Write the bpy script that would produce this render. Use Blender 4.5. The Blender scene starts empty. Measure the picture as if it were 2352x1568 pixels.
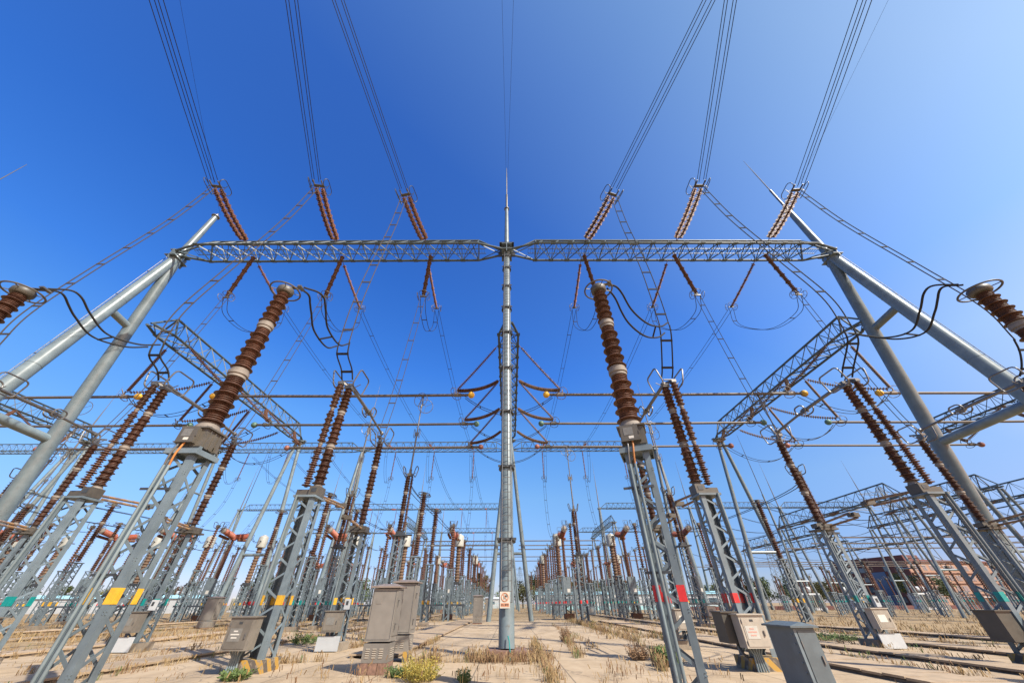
import bpy, math, random
from mathutils import Vector as V, Matrix
rnd = random.Random(7)
PI = math.pi
R_ = math.radians
scene = bpy.context.scene
COL = scene.collection

# ------------------------------------------------------------------ camera, sky, sun, exposure
EYE = 1.5
PITCH = math.atan(602 / 781.0)
cam_d = bpy.data.cameras.new("camera")
cam_d.sensor_width = 36.0
cam_d.lens = 781 / 2352 * 36
cam_d.shift_x = 8 / 2352
cam_d.clip_start = 0.05
cam_d.clip_end = 5000
cam = bpy.data.objects.new("camera", cam_d)
COL.objects.link(cam)
cam.matrix_world = Matrix.Translation((0, 0, EYE)) @ Matrix.Rotation(PI / 2 + PITCH, 4, 'X') @ Matrix.Rotation(R_(-0.28), 4, 'Z')
scene.camera = cam

SUN_EL = R_(43)
SUN_DIR = V((0.74 * math.cos(SUN_EL), -0.673 * math.cos(SUN_EL), math.sin(SUN_EL))).normalized()
world = bpy.data.worlds.new("World")
scene.world = world
world.use_nodes = True
wn, wl = world.node_tree.nodes, world.node_tree.links
wn.clear()
sky = wn.new('ShaderNodeTexSky')
sky.sky_type = 'NISHITA'
sky.sun_disc = False
sky.sun_elevation = SUN_EL
sky.sun_rotation = math.atan2(SUN_DIR.x, SUN_DIR.y)
sky.altitude = 900
sky.air_density = 1.0
sky.dust_density = 0.5
sky.ozone_density = 3.0
hsv = wn.new('ShaderNodeHueSaturation')
hsv.inputs['Saturation'].default_value = 1.18
bg = wn.new('ShaderNodeBackground')
bg.inputs['Strength'].default_value = 0.10
tc = wn.new('ShaderNodeTexCoord')


def sky_tint(src, stops):
    """a tint of the air, looked up with src in 0..1 (stored at a quarter of its value)"""
    r = wn.new('ShaderNodeValToRGB')
    while len(r.color_ramp.elements) < len(stops):
        r.color_ramp.elements.new(0.5)
    for e, (p, c) in zip(r.color_ramp.elements, stops):
        e.position = p
        e.color = (c[0] / 4, c[1] / 4, c[2] / 4, 1)
    wl.new(src, r.inputs[0])
    m_ = wn.new('ShaderNodeVectorMath'); m_.operation = 'SCALE'; m_.inputs['Scale'].default_value = 4.0
    wl.new(r.outputs[0], m_.inputs[0])
    return m_.outputs[0]


def times(a, b_):
    m_ = wn.new('ShaderNodeVectorMath'); m_.operation = 'MULTIPLY'
    wl.new(a, m_.inputs[0]); wl.new(b_, m_.inputs[1])
    return m_.outputs[0]


# the air is brighter and whiter towards the sun, deep blue away from it, hazier low down
dot = wn.new('ShaderNodeVectorMath'); dot.operation = 'DOT_PRODUCT'
dot.inputs[1].default_value = SUN_DIR
half = wn.new('ShaderNodeMath'); half.operation = 'MULTIPLY_ADD'; half.inputs[1].default_value = 0.5; half.inputs[2].default_value = 0.5
sep = wn.new('ShaderNodeSeparateXYZ')
wl.new(tc.outputs['Generated'], dot.inputs[0])
wl.new(tc.outputs['Generated'], sep.inputs[0])
wl.new(dot.outputs['Value'], half.inputs[0])
by_sun = sky_tint(half.outputs[0], [(0.0, (0.72, 1.1, 1.6)), (0.36, (0.66, 1.1, 1.63)), (0.5, (0.66, 1.1, 1.7)), (0.66, (1.02, 1.26, 1.7)), (0.80, (2.45, 1.87, 1.7)), (0.895, (3.6, 2.36, 1.62)), (1.0, (3.9, 2.6, 1.6))])
by_height = sky_tint(sep.outputs['Z'], [(0.0, (0.84, 0.50, 0.48)), (0.07, (0.90, 0.555, 0.50)), (0.22, (1.52, 0.95, 0.67)), (0.38, (1.50, 1.14, 0.89)), (0.52, (1.04, 1.03, 1.02)), (0.68, (0.95, 0.97, 1.0)), (0.95, (0.68, 0.80, 0.95))])
wl.new(sky.outputs[0], hsv.inputs['Color'])
wl.new(times(times(hsv.outputs[0], by_sun), by_height), bg.inputs['Color'])
out = wn.new('ShaderNodeOutputWorld')
wl.new(bg.outputs[0], out.inputs[0])

sun_d = bpy.data.lights.new("sun", 'SUN')
sun_d.energy = 5.0
sun_d.angle = R_(0.53)
sun_d.color = (1.0, 0.95, 0.86)
sun = bpy.data.objects.new("sun", sun_d)
COL.objects.link(sun)
sun.rotation_euler = SUN_DIR.to_track_quat('Z', 'Y').to_euler()

scene.view_settings.view_transform = 'Standard'
scene.view_settings.look = 'None'
scene.view_settings.exposure = 0.735
scene.view_settings.gamma = 1.0
scene.view_settings.use_curve_mapping = False
scene.cycles.max_bounces = 5
scene.cycles.diffuse_bounces = 3
scene.cycles.glossy_bounces = 2


# ------------------------------------------------------------------ materials
KA = 0.74  # paint and soil tones were first judged one third of a stop brighter


def mat(name, col, rough=0.5, metal=0.0, var=0.0, scale=3.0, col2=None, bump=0.0, spec=0.5, stain=None):
    col = tuple(c * KA for c in col)
    col2 = tuple(c * KA for c in col2) if col2 else None
    stain = (tuple(c * KA for c in stain[0]), *stain[1:]) if stain else None
    m = bpy.data.materials.new(name)
    m.use_nodes = True
    n, l = m.node_tree.nodes, m.node_tree.links
    b = n['Principled BSDF']
    b.inputs['Roughness'].default_value = rough
    b.inputs['Metallic'].default_value = metal
    b.inputs['Specular IOR Level'].default_value = spec
    b.inputs['Base Color'].default_value = (*col, 1)
    if var or col2:
        t = n.new('ShaderNodeTexCoord')
        oi = n.new('ShaderNodeObjectInfo')
        add = n.new('ShaderNodeVectorMath'); add.operation = 'ADD'
        sc = n.new('ShaderNodeMath'); sc.operation = 'MULTIPLY'; sc.inputs[1].default_value = 37.0
        l.new(oi.outputs['Random'], sc.inputs[0])
        l.new(t.outputs['Object'], add.inputs[0]); l.new(sc.outputs[0], add.inputs[1])
        no = n.new('ShaderNodeTexNoise')
        no.inputs['Scale'].default_value = scale
        no.inputs['Detail'].default_value = 5
        no.inputs['Roughness'].default_value = 0.6
        l.new(add.outputs[0], no.inputs['Vector'])
        rp = n.new('ShaderNodeValToRGB')
        rp.color_ramp.elements[0].position = 0.36
        rp.color_ramp.elements[1].position = 0.66
        c2 = col2 or tuple(c * (1 + var) for c in col)
        c1 = col if col2 else tuple(c * (1 - var) for c in col)
        rp.color_ramp.elements[0].color = (*c1, 1)
        rp.color_ramp.elements[1].color = (*c2, 1)
        l.new(no.outputs['Fac'], rp.inputs[0])
        last = rp.outputs[0]
        if stain:
            no2 = n.new('ShaderNodeTexNoise')
            no2.inputs['Scale'].default_value = stain[2]
            no2.inputs['Detail'].default_value = 6
            no2.inputs['Roughness'].default_value = 0.7
            l.new(add.outputs[0], no2.inputs['Vector'])
            r2 = n.new('ShaderNodeMapRange')
            r2.inputs['From Min'].default_value = stain[1]
            r2.inputs['From Max'].default_value = stain[1] + 0.1
            l.new(no2.outputs['Fac'], r2.inputs['Value'])
            mm = n.new('ShaderNodeMix'); mm.data_type = 'RGBA'
            mm.inputs[7].default_value = (*stain[0], 1)
            l.new(r2.outputs[0], mm.inputs[0]); l.new(last, mm.inputs[6])
            last = mm.outputs[2]
        tn = n.new('ShaderNodeMapRange'); tn.inputs['To Min'].default_value = 0.82; tn.inputs['To Max'].default_value = 1.16
        l.new(oi.outputs['Random'], tn.inputs['Value'])
        tm = n.new('ShaderNodeVectorMath'); tm.operation = 'SCALE'
        l.new(last, tm.inputs[0]); l.new(tn.outputs[0], tm.inputs['Scale'])
        l.new(tm.outputs[0], b.inputs['Base Color'])
        rr = n.new('ShaderNodeMapRange')
        rr.inputs['To Min'].default_value = max(0.05, rough - 0.1)
        rr.inputs['To Max'].default_value = min(1, rough + 0.12)
        l.new(no.outputs['Fac'], rr.inputs['Value'])
        l.new(rr.outputs[0], b.inputs['Roughness'])
        if bump:
            bp = n.new('ShaderNodeBump')
            bp.inputs['Strength'].default_value = bump
            bp.inputs['Distance'].default_value = 0.02
            l.new(no.outputs['Fac'], bp.inputs['Height'])
            l.new(bp.outputs[0], b.inputs['Normal'])
    return m


def stripes(name, a, b_, period, axis='diag'):
    m = mat(name, a, 0.75)
    n, l = m.node_tree.nodes, m.node_tree.links
    t = n.new('ShaderNodeTexCoord')
    d = n.new('ShaderNodeVectorMath'); d.operation = 'DOT_PRODUCT'
    d.inputs[1].default_value = (1, 1, 0.9) if axis == 'diag' else (0, 0, 1)
    f = n.new('ShaderNodeMath'); f.operation = 'FRACT'
    q = n.new('ShaderNodeMath'); q.operation = 'MULTIPLY'; q.inputs[1].default_value = 1 / period
    g = n.new('ShaderNodeMath'); g.operation = 'GREATER_THAN'; g.inputs[1].default_value = 0.5
    no = n.new('ShaderNodeTexNoise'); no.inputs['Scale'].default_value = 9; no.inputs['Detail'].default_value = 6
    r2 = n.new('ShaderNodeMapRange'); r2.inputs['From Min'].default_value = 0.52; r2.inputs['From Max'].default_value = 0.62
    mx_ = n.new('ShaderNodeMix'); mx_.data_type = 'RGBA'
    mx_.inputs[6].default_value = (*[c * KA for c in a], 1); mx_.inputs[7].default_value = (*[c * KA for c in b_], 1)
    m2 = n.new('ShaderNodeMix'); m2.data_type = 'RGBA'; m2.inputs[7].default_value = (0.23, 0.19, 0.14, 1)
    l.new(t.outputs['Object'], d.inputs[0]); l.new(d.outputs['Value'], q.inputs[0]); l.new(q.outputs[0], f.inputs[0])
    l.new(f.outputs[0], g.inputs[0]); l.new(g.outputs[0], mx_.inputs[0])
    l.new(t.outputs['Object'], no.inputs['Vector']); l.new(no.outputs['Fac'], r2.inputs['Value'])
    l.new(r2.outputs[0], m2.inputs[0]); l.new(mx_.outputs[2], m2.inputs[6])
    l.new(m2.outputs[2], n['Principled BSDF'].inputs['Base Color'])
    return m


MT = dict(
    steel=mat('grey_steel_paint', (0.165, 0.208, 0.228), 0.42, var=0.16, scale=2.6, stain=((0.155, 0.125, 0.10), 0.66, 5)),
    pipe=mat('pale_grey_pipe_paint', (0.175, 0.222, 0.235), 0.32, var=0.15, scale=1.3, stain=((0.125, 0.128, 0.115), 0.62, 3.1)),
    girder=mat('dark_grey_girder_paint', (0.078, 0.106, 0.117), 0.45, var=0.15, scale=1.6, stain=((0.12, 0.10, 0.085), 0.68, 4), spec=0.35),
    dark=mat('dark_steel', (0.05, 0.055, 0.06), 0.5, var=0.2, scale=4),
    galv=mat('galvanised_metal', (0.22, 0.21, 0.195), 0.42, metal=0.55, var=0.18, scale=6),
    alu=mat('busbar_aluminium', (0.14, 0.12, 0.105), 0.55, metal=0.25, var=0.15, scale=2),
    wire=mat('conductor_aluminium', (0.04, 0.039, 0.037), 0.8, spec=0.15),
    lwire=mat('brown_grey_conductor', (0.075, 0.064, 0.055), 0.75, spec=0.2),  # lighter, browner tone, used for the left-hand droppers only
    brown=mat('brown_porcelain', (0.155, 0.075, 0.047), 0.5, var=0.28, scale=7, stain=((0.22, 0.135, 0.09), 0.58, 9), spec=0.35),
    string=mat('red_brown_porcelain', (0.19, 0.082, 0.042), 0.6, var=0.25, scale=6, spec=0.25),
    olive=mat('dusty_brown_porcelain', (0.185, 0.115, 0.07), 0.45, var=0.25, scale=5),
    red=mat('faded_red_breaker', (0.36, 0.105, 0.06), 0.55, var=0.18, scale=3),
    cement=mat('cement_flange', (0.25, 0.21, 0.17), 0.7, var=0.15, scale=9),
    tank=mat('taupe_tank_paint', (0.105, 0.091, 0.07), 0.5, var=0.12, scale=5),
    cab=mat('beige_grey_cabinet_paint', (0.24, 0.216, 0.183), 0.5, var=0.07, scale=5, stain=((0.22, 0.19, 0.15), 0.68, 4)),
    taupebox=mat('taupe_box_paint', (0.20, 0.175, 0.14), 0.5, var=0.1, scale=5, stain=((0.14, 0.115, 0.085), 0.66, 5)),
    cream=mat('cream_box_paint', (0.43, 0.375, 0.30), 0.5, var=0.08, scale=5, stain=((0.33, 0.25, 0.17), 0.66, 5)),
    bluegrey=mat('blue_grey_box_paint', (0.14, 0.172, 0.185), 0.5, var=0.14, scale=4, stain=((0.20, 0.13, 0.08), 0.68, 7)),
    white=mat('white_paint', (0.56, 0.58, 0.585), 0.6, var=0.06, scale=2),
    whead=mat('off_white_tank', (0.40, 0.39, 0.335), 0.5, var=0.08, scale=3),
    yellow=mat('yellow_paint', (0.78, 0.44, 0.03), 0.5, var=0.12, scale=12, stain=((0.42, 0.34, 0.22), 0.62, 10)),
    green=mat('teal_green_paint', (0.0, 0.27, 0.25), 0.5, var=0.12, scale=9),
    redp=mat('red_band_paint', (0.66, 0.025, 0.025), 0.5, var=0.12, scale=12, stain=((0.36, 0.05, 0.045), 0.64, 10)),
    orange=mat('orange_hose', (0.52, 0.20, 0.045), 0.6, var=0.2, scale=12),
    conc=mat('footing_concrete', (0.30, 0.245, 0.18), 0.85, var=0.2, scale=4),
    brick=mat('old_brick', (0.22, 0.125, 0.085), 0.85, var=0.3, scale=14),
    footing=stripes('hazard_striped_concrete', (0.50, 0.29, 0.055), (0.12, 0.10, 0.08), 0.40),
    label=mat('nameplate_metal', (0.22, 0.21, 0.185), 0.4, var=0.1, scale=20),
    plate=mat('label_paper', (0.66, 0.63, 0.55), 0.6, var=0.06, scale=9),
    orangetext=mat('faded_orange_ink', (0.58, 0.25, 0.13), 0.7),
    blacktext=mat('black_ink', (0.03, 0.03, 0.03), 0.7),
    redtext=mat('red_ink', (0.62, 0.33, 0.26), 0.7),
)

# ------------------------------------------------------------------ mesh helpers


class MB:
    def __init__(s):
        s.v = []
        s.f = []

    def box(s, c, d, M=None):
        x, y, z = d[0] / 2, d[1] / 2, d[2] / 2
        b = len(s.v)
        for i in (-1, 1):
            for j in (-1, 1):
                for k in (-1, 1):
                    p = V((i * x, j * y, k * z))
                    if M is not None:
                        p = M @ p
                    s.v.append((p[0] + c[0], p[1] + c[1], p[2] + c[2]))
        for q in ((0, 1, 3, 2), (4, 6, 7, 5), (0, 4, 5, 1), (2, 3, 7, 6), (0, 2, 6, 4), (1, 5, 7, 3)):
            s.f.append(tuple(b + i for i in q))
        return s

    def bar(s, p, q, w, h=None, side=None):
        p, q = V(p), V(q)
        h = h or w
        d = (q - p)
        if d.length < 1e-6:
            return s
        d.normalize()
        sd = V(side) if side else (V((0, 0, 1)) if abs(d.z) < 0.9 else V((1, 0, 0)))
        sd = (sd - d * sd.dot(d))
        if sd.length < 1e-5:
            sd = V((0, 1, 0)) - d * d.y
        sd.normalize()
        u = d.cross(sd)
        b = len(s.v)
        for e in (p, q):
            for i, j in ((-1, -1), (1, -1), (1, 1), (-1, 1)):
                s.v.append(tuple(e + sd * (i * w / 2) + u * (j * h / 2)))
        for i in range(4):
            k = (i + 1) % 4
            s.f.append((b + i, b + k, b + 4 + k, b + 4 + i))
        s.f.append((b + 3, b + 2, b + 1, b)); s.f.append((b + 4, b + 5, b + 6, b + 7))
        return s

    def tube(s, pts, r, n=8, closed=False, caps=True):
        pts = [V(p) for p in pts]
        m = len(pts)
        rr = r if isinstance(r, (list, tuple)) else [r] * m
        b = len(s.v)
        prev = None
        for i, p in enumerate(pts):
            if closed:
                d = pts[(i + 1) % m] - pts[i - 1]
            else:
                d = pts[min(i + 1, m - 1)] - pts[max(i - 1, 0)]
            d.normalize()
            if prev is None:
                a = V((0, 0, 1)) if abs(d.z) < 0.9 else V((1, 0, 0))
                e = (a - d * a.dot(d)).normalized()
            else:
                e = prev - d * prev.dot(d)
                e = e.normalized() if e.length > 1e-5 else d.orthogonal().normalized()
            prev = e
            g = d.cross(e)
            for k in range(n):
                t = 2 * PI * k / n
                s.v.append(tuple(p + (e * math.cos(t) + g * math.sin(t)) * rr[i]))
        for i in range(m if closed else m - 1):
            j = (i + 1) % m
            for k in range(n):
                k2 = (k + 1) % n
                s.f.append((b + i * n + k, b + i * n + k2, b + j * n + k2, b + j * n + k))
        if caps and not closed:
            s.f.append(tuple(b + k for k in range(n))[::-1])
            s.f.append(tuple(b + (m - 1) * n + k for k in range(n)))
        return s

    def lathe(s, prof, n=16, o=(0, 0, 0), ax=(0, 0, 1)):
        """prof: list of (radius, distance along the axis)"""
        ax = V(ax).normalized()
        e = ax.orthogonal().normalized()
        g = ax.cross(e)
        o = V(o)
        b = len(s.v)
        cs = [(math.cos(2 * PI * k / n), math.sin(2 * PI * k / n)) for k in range(n)]
        for r, z in prof:
            for c, t in cs:
                s.v.append(tuple(o + ax * z + (e * c + g * t) * r))
        m = len(prof)
        for i in range(m - 1):
            for k in range(n):
                k2 = (k + 1) % n
                s.f.append((b + i * n + k, b + i * n + k2, b + (i + 1) * n + k2, b + (i + 1) * n + k))
        s.f.append(tuple(b + k for k in range(n))[::-1])
        s.f.append(tuple(b + (m - 1) * n + k for k in range(n)))
        return s

    def ring(s, c, R, r, ax=(0, 0, 1), n=24, k=6):
        ax = V(ax).normalized(); e = ax.orthogonal().normalized(); g = ax.cross(e); c = V(c)
        return s.tube([c + (e * math.cos(2 * PI * i / n) + g * math.sin(2 * PI * i / n)) * R for i in range(n)], r, k, True)

    def loop(s, c, a, b_, u, w, r, cr=0.15, k=6):
        """rounded rectangle of half sizes a, b_ along unit vectors u, w"""
        c, u, w = V(c), V(u).normalized(), V(w).normalized()
        pts = []
        for qx, qy, a0 in ((1, 1, 0), (-1, 1, 90), (-1, -1, 180), (1, -1, 270)):
            for t in (0, 30, 60, 90):
                an = R_(a0 + t)
                pts.append(c + u * (qx * (a - cr) + math.cos(an) * cr) + w * (qy * (b_ - cr) + math.sin(an) * cr))
        return s.tube(pts, r, k, True)

    def build(s, name, m, parent=None, smooth=True, loc=None):
        me = bpy.data.meshes.new(name)
        me.from_pydata(s.v, [], s.f)
        me.materials.append(MT[m] if isinstance(m, str) else m)
        if smooth:
            me.shade_smooth()
            me.set_sharp_from_angle(angle=R_(38))
        o = bpy.data.objects.new(name, me)
        COL.objects.link(o)
        if parent is not None:
            o.parent = parent
        if loc is not None:
            o.location = loc
        return o


def tag(o, label=None, cat=None, group=None, kind=None):
    if label: o['label'] = label
    if cat: o['category'] = cat
    if group: o['group'] = group
    if kind: o['kind'] = kind
    return o


def empty(name, loc=(0, 0, 0), rz=0.0, label=None, cat=None, group=None):
    o = bpy.data.objects.new(name, None)
    o.empty_display_size = 0.3
    COL.objects.link(o)
    o.location = loc
    o.rotation_euler = (0, 0, rz)
    return tag(o, label, cat, group)


def copy_tree(o, parent=None, kids=None):
    c = o.copy()
    COL.objects.link(c)
    if parent is not None:
        c.parent = parent
    for ch in KIDS(o):
        copy_tree(ch, c)
    return c


def KIDS(o):
    return list(o.children)


def proto_place(proto, first, loc, rz, label, cat, group, sx=1):
    o = proto if first else copy_tree(proto)
    o.location = loc
    o.rotation_euler = (0, 0, rz)
    if 'label' in o: del o['label']
    tag(o, label, cat, group)
    return o


ORD = ['first', 'second', 'third', 'fourth', 'fifth', 'sixth', 'seventh', 'eighth', 'ninth', 'tenth']


# ------------------------------------------------------------------ insulators and columns
def shed_profile(z0, z1, rc0, rc1, rb, rs, nbig, nsmall):
    """core radius rc0->rc1, big sheds rb, nsmall ribs of radius rs between big ones"""
    prof = [(rc0, z0)]
    total = nbig * (nsmall + 1)
    step = (z1 - z0) / (total + 0.6)
    for i in range(total):
        z = z0 + (i + 0.55) * step
        t = (z - z0) / (z1 - z0)
        rc = rc0 + (rc1 - rc0) * t
        k = rc / rc0
        big = (i % (nsmall + 1) == 0)
        r = (rb if big else rs) * k
        prof += [(rc, z), (r, z + step * 0.10), (r * 0.985, z + step * 0.26), (rc + (r - rc) * 0.25, z + step * 0.55), (rc, z + step * 0.8)]
    prof.append((rc1, z1))
    return prof


def coarse_profile(z0, z1, rc, rb, n):
    prof = [(rc, z0)]
    st = (z1 - z0) / n
    for i in range(n):
        z = z0 + (i + 0.4) * st
        prof += [(rc, z), (rb, z + st * 0.08), (rb, z + st * 0.25), (rc, z + st * 0.5)]
    prof.append((rc, z1))
    return prof


def flange_profile(z, h, r, rc):
    return [(rc, z - h / 2), (rc * 1.12, z - h / 2), (rc * 1.12, z - h * 0.2), (r, z - h * 0.18), (r, z + h * 0.18), (rc * 1.12, z + h * 0.2), (rc * 1.12, z + h / 2), (rc, z + h / 2)]


def lattice_mb(w0, w1, h0, h1, leg, t, brace, npan, cross=False, depth=None):
    """square lattice column of half width w0 (bottom) to w1 (top), L-angle legs, zigzag bracing"""
    m = MB()
    d0, d1 = (depth or w0), (depth or w1)

    def P(sx, sy, z):
        f = (z - h0) / (h1 - h0)
        return V((sx * (w0 + (w1 - w0) * f), sy * (d0 + (d1 - d0) * f), z))
    for sx in (-1, 1):
        for sy in (-1, 1):
            a, b = P(sx, sy, h0), P(sx, sy, h1)
            m.bar(a - V((sx * leg / 2, 0, 0)), b - V((sx * leg / 2, 0, 0)), leg, t, (1, 0, 0))
            o = V((0, sy * (leg / 2 + t / 2), 0)); i = V((sx * t / 2, 0, 0))
            m.bar(a - o - i, b - o - i, t, leg, (1, 0, 0))
    for k in range(npan):
        za, zb = h0 + (h1 - h0) * k / npan, h0 + (h1 - h0) * (k + 1) / npan
        up = k % 2 == 0
        for sy in (-1, 1):
            off = V((0, -sy * t * 1.6, 0))
            a, b = P(-1 if up else 1, sy, za), P(1 if up else -1, sy, zb)
            m.bar(a + off, b + off, brace, t * 0.9, (1, 0, 0.6))
            if cross:
                a, b = P(1 if up else -1, sy, za), P(-1 if up else 1, sy, zb)
                m.bar(a + off * 2.4, b + off * 2.4, brace, t * 0.9, (1, 0, 0.6))
        for sx in (-1, 1):
            off = V((-sx * t * 1.6, 0, 0))
            a, b = P(sx, 1 if up else -1, za), P(sx, -1 if up else 1, zb)
            m.bar(a + off, b + off, brace, t * 0.9, (0, 1, 0.6))
    return m


def band_mb(w, z0, z1, leg, g=0.004):
    """painted colour marking round the four legs of a column"""
    m = MB()
    for sx in (-1, 1):
        for sy in (-1, 1):
            m.box((sx * (w - leg / 2), sy * (w + g + 0.003), (z0 + z1) / 2), (leg + 2 * g, 0.004, z1 - z0))
            m.box((sx * (w + g + 0.003), sy * (w - leg / 2), (z0 + z1) / 2), (0.004, leg + 2 * g, z1 - z0))
            m.box((sx * (w - leg / 2), sy * (w - 0.035), (z0 + z1) / 2), (leg, 0.004, z1 - z0))
    return m


# ------------------------------------------------------------------ voltage transformer (big brown stack)
CONDUCTORS = []


def make_transformer(colour):
    r = empty('voltage_transformer')
    w = 0.265
    lm = lattice_mb(w, w, 0.2, 4.2, 0.125, 0.012, 0.055, 10)
    for k in range(11):
        z = 0.2 + 4.0 * k / 10
        for sx in (-1, 1):
            for sy in (-1, 1):
                lm.box((sx * (w - 0.10), sy * (w - 0.009), min(max(z, 0.3), 4.1)), (0.1, 0.01, 0.13))
    lm.build('support_column', 'steel', r, False)
    MB().box((0, 0, 0.1), (0.85, 0.85, 0.2)).build('concrete_footing', 'footing', r, False)
    band_mb(w, 1.52, 1.76, 0.125).build('colour_band', colour, r, False)
    m = MB()
    m.box((0, 0, 4.29), (0.72, 0.72, 0.02))
    for sy in (-1, 1):
        m.box((0, sy * 0.35, 4.235), (0.72, 0.02, 0.09)); m.box((sy * 0.35, 0, 4.235), (0.02, 0.68, 0.09))
        m.bar((-0.28, sy * 0.2, 4.345), (0.28, sy * 0.2, 4.345), 0.09, 0.08)
    m.build('top_plate', 'steel', r, False)
    m = MB()
    m.box((0, 0, 4.59), (0.54, 0.54, 0.42))
    for k in (-0.15, 0.0, 0.15):
        m.box((0.28, k, 4.59), (0.02, 0.03, 0.4)); m.box((k, 0.28, 4.59), (0.03, 0.02, 0.4))
    m.box((0, 0, 4.82), (0.64, 0.64, 0.035))
    for sx in (-1, 1):
        for k in (-0.24, -0.08, 0.08, 0.24):
            m.lathe([(0.014, 0), (0.014, 0.022)], 6, (sx * 0.295, k, 4.8375)); m.lathe([(0.014, 0), (0.014, 0.022)], 6, (k, sx * 0.295, 4.8375))
        m.box((sx * 0.31, 0.18, 4.42), (0.08, 0.09, 0.12))
    t = m.build('tank', 'tank', r, False)
    MB().box((-0.05, -0.325, 4.62), (0.40, 0.11, 0.32)).box((-0.05, -0.335, 4.44), (0.43, 0.13, 0.02)).box((0.165, -0.385, 4.62), (0.02, 0.015, 0.08)).build('terminal_box', 'tank', t, False)
    MB().box((-0.075, -0.3825, 4.66), (0.21, 0.005, 0.18)).build('nameplate', 'label', t, False)
    MB().box((-0.03, -0.3825, 4.515), (0.11, 0.005, 0.06)).build('paper_tag', 'plate', t, False)
    for k, c in ((-0.14, 'galv'), (-0.03, 'orange')):
        MB().tube([(k, -0.34, 4.43), (k, -0.37, 4.34), (k - 0.02, -0.385, 4.2), (k - 0.04, -0.365, 4.05), (k - 0.05, -0.34, 3.93)], 0.021, 8).build('cable_hose', c, r)
        MB().tube([(k - 0.05, -0.34, 3.93), (k - 0.05, -0.34, 0.2)], 0.03, 10).build('conduit', 'pipe', r)
    MB().box((-0.12, -0.30, 3.45), (0.62, 0.03, 0.045)).build('conduit_clamp', 'dark', r, False)
    MB().box((-0.12, -0.30, 1.95), (0.45, 0.03, 0.04)).build('conduit_clamp', 'dark', r, False)
    MB().lathe([(0.28, 4.838), (0.28, 4.88), (0.225, 4.98), (0.21, 5.02)], 24).build('base_flange', 'cement', r)
    zs = [(5.02, 6.33), (6.60, 8.04), (8.28, 9.55)]
    rc = [(0.185, 0.168), (0.165, 0.152), (0.148, 0.136)]
    for (a, b), (c0, c1) in zip(zs, rc):
        MB().lathe(shed_profile(a, b, c0, c1, c0 * 1.62, c0 * 1.22, 5, 4), 30).build('insulator', 'brown', r)
    for z, c in ((6.465, 0.18), (8.16, 0.158)):
        f = MB().lathe(flange_profile(z, 0.27, c * 1.36, c * 1.08), 26)
        for k in range(10):
            a = 2 * PI * k / 10
            f.lathe([(0.010, -0.04), (0.010, 0.04)], 6, (math.cos(a) * c * 1.28, math.sin(a) * c * 1.28, z + 0.02))
        f.build('flange', 'cement', r)
    MB().lathe([(0.15, 9.55), (0.215, 9.57), (0.245, 9.62), (0.245, 9.75), (0.21, 9.80), (0.10, 9.84), (0.0, 9.85)], 24).build('cap', 'tank', r)
    m = MB().ring((0, 0, 9.68), 0.44, 0.026, n=36, k=8)
    for k in range(4):
        a = k * PI / 2 + 0.5
        m.bar((math.cos(a) * 0.23, math.sin(a) * 0.23, 9.68), (math.cos(a) * 0.44, math.sin(a) * 0.44, 9.68), 0.024, 0.016)
    m.build('corona_ring', 'tank', r)
    MB().bar((0.0, 0, 9.86), (0.36, 0.08, 9.9), 0.11, 0.022, (0, 1, 0)).box((0.39, 0.09, 9.92), (0.12, 0.26, 0.05)).build('terminal', 'galv', r, False)
    return r


# ------------------------------------------------------------------ disconnector: two stacks on one column, folding arm
def frame_pair(c, a, b, gap, mb=None, tilt=0.0):
    m = mb or MB()
    c = V(c)
    for s in (-1, 1):
        u = V((s * tilt, 1, 0)); w = V((s * 0.25, 0, 1))
        m.loop(c + V((s * gap, 0, 0)), a, b, u, w, 0.034, 0.18)
        m.tube([c + V((s * gap, 0, -b * 0.2)), c + V((s * gap * 0.5, 0, -b * 0.6)), c + V((0, 0, -b * 0.8))], 0.02, 6)
    return m


def striped_arm(r, y0, y1, z, x=0.0):
    for k in (-0.09, 0.11):
        MB().tube([(x + k, y0, z - k * 0.7), (x + k * 1.3, y1, z + 0.1 - k * 0.9)], 0.045, 8).build('earthing_arm', MT['earth'], r)
    MB().box((x, y1, z + 0.1), (0.42, 0.2, 0.16)).box((x - 0.1, y1 + math.copysign(0.14, y1 - y0), z + 0.12), (0.1, 0.2, 0.12)).build('earthing_contact', 'tank', r, False)


MT['earth'] = stripes('banded_earthing_arm', (0.20, 0.14, 0.115), (0.33, 0.185, 0.08), 0.55)


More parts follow.
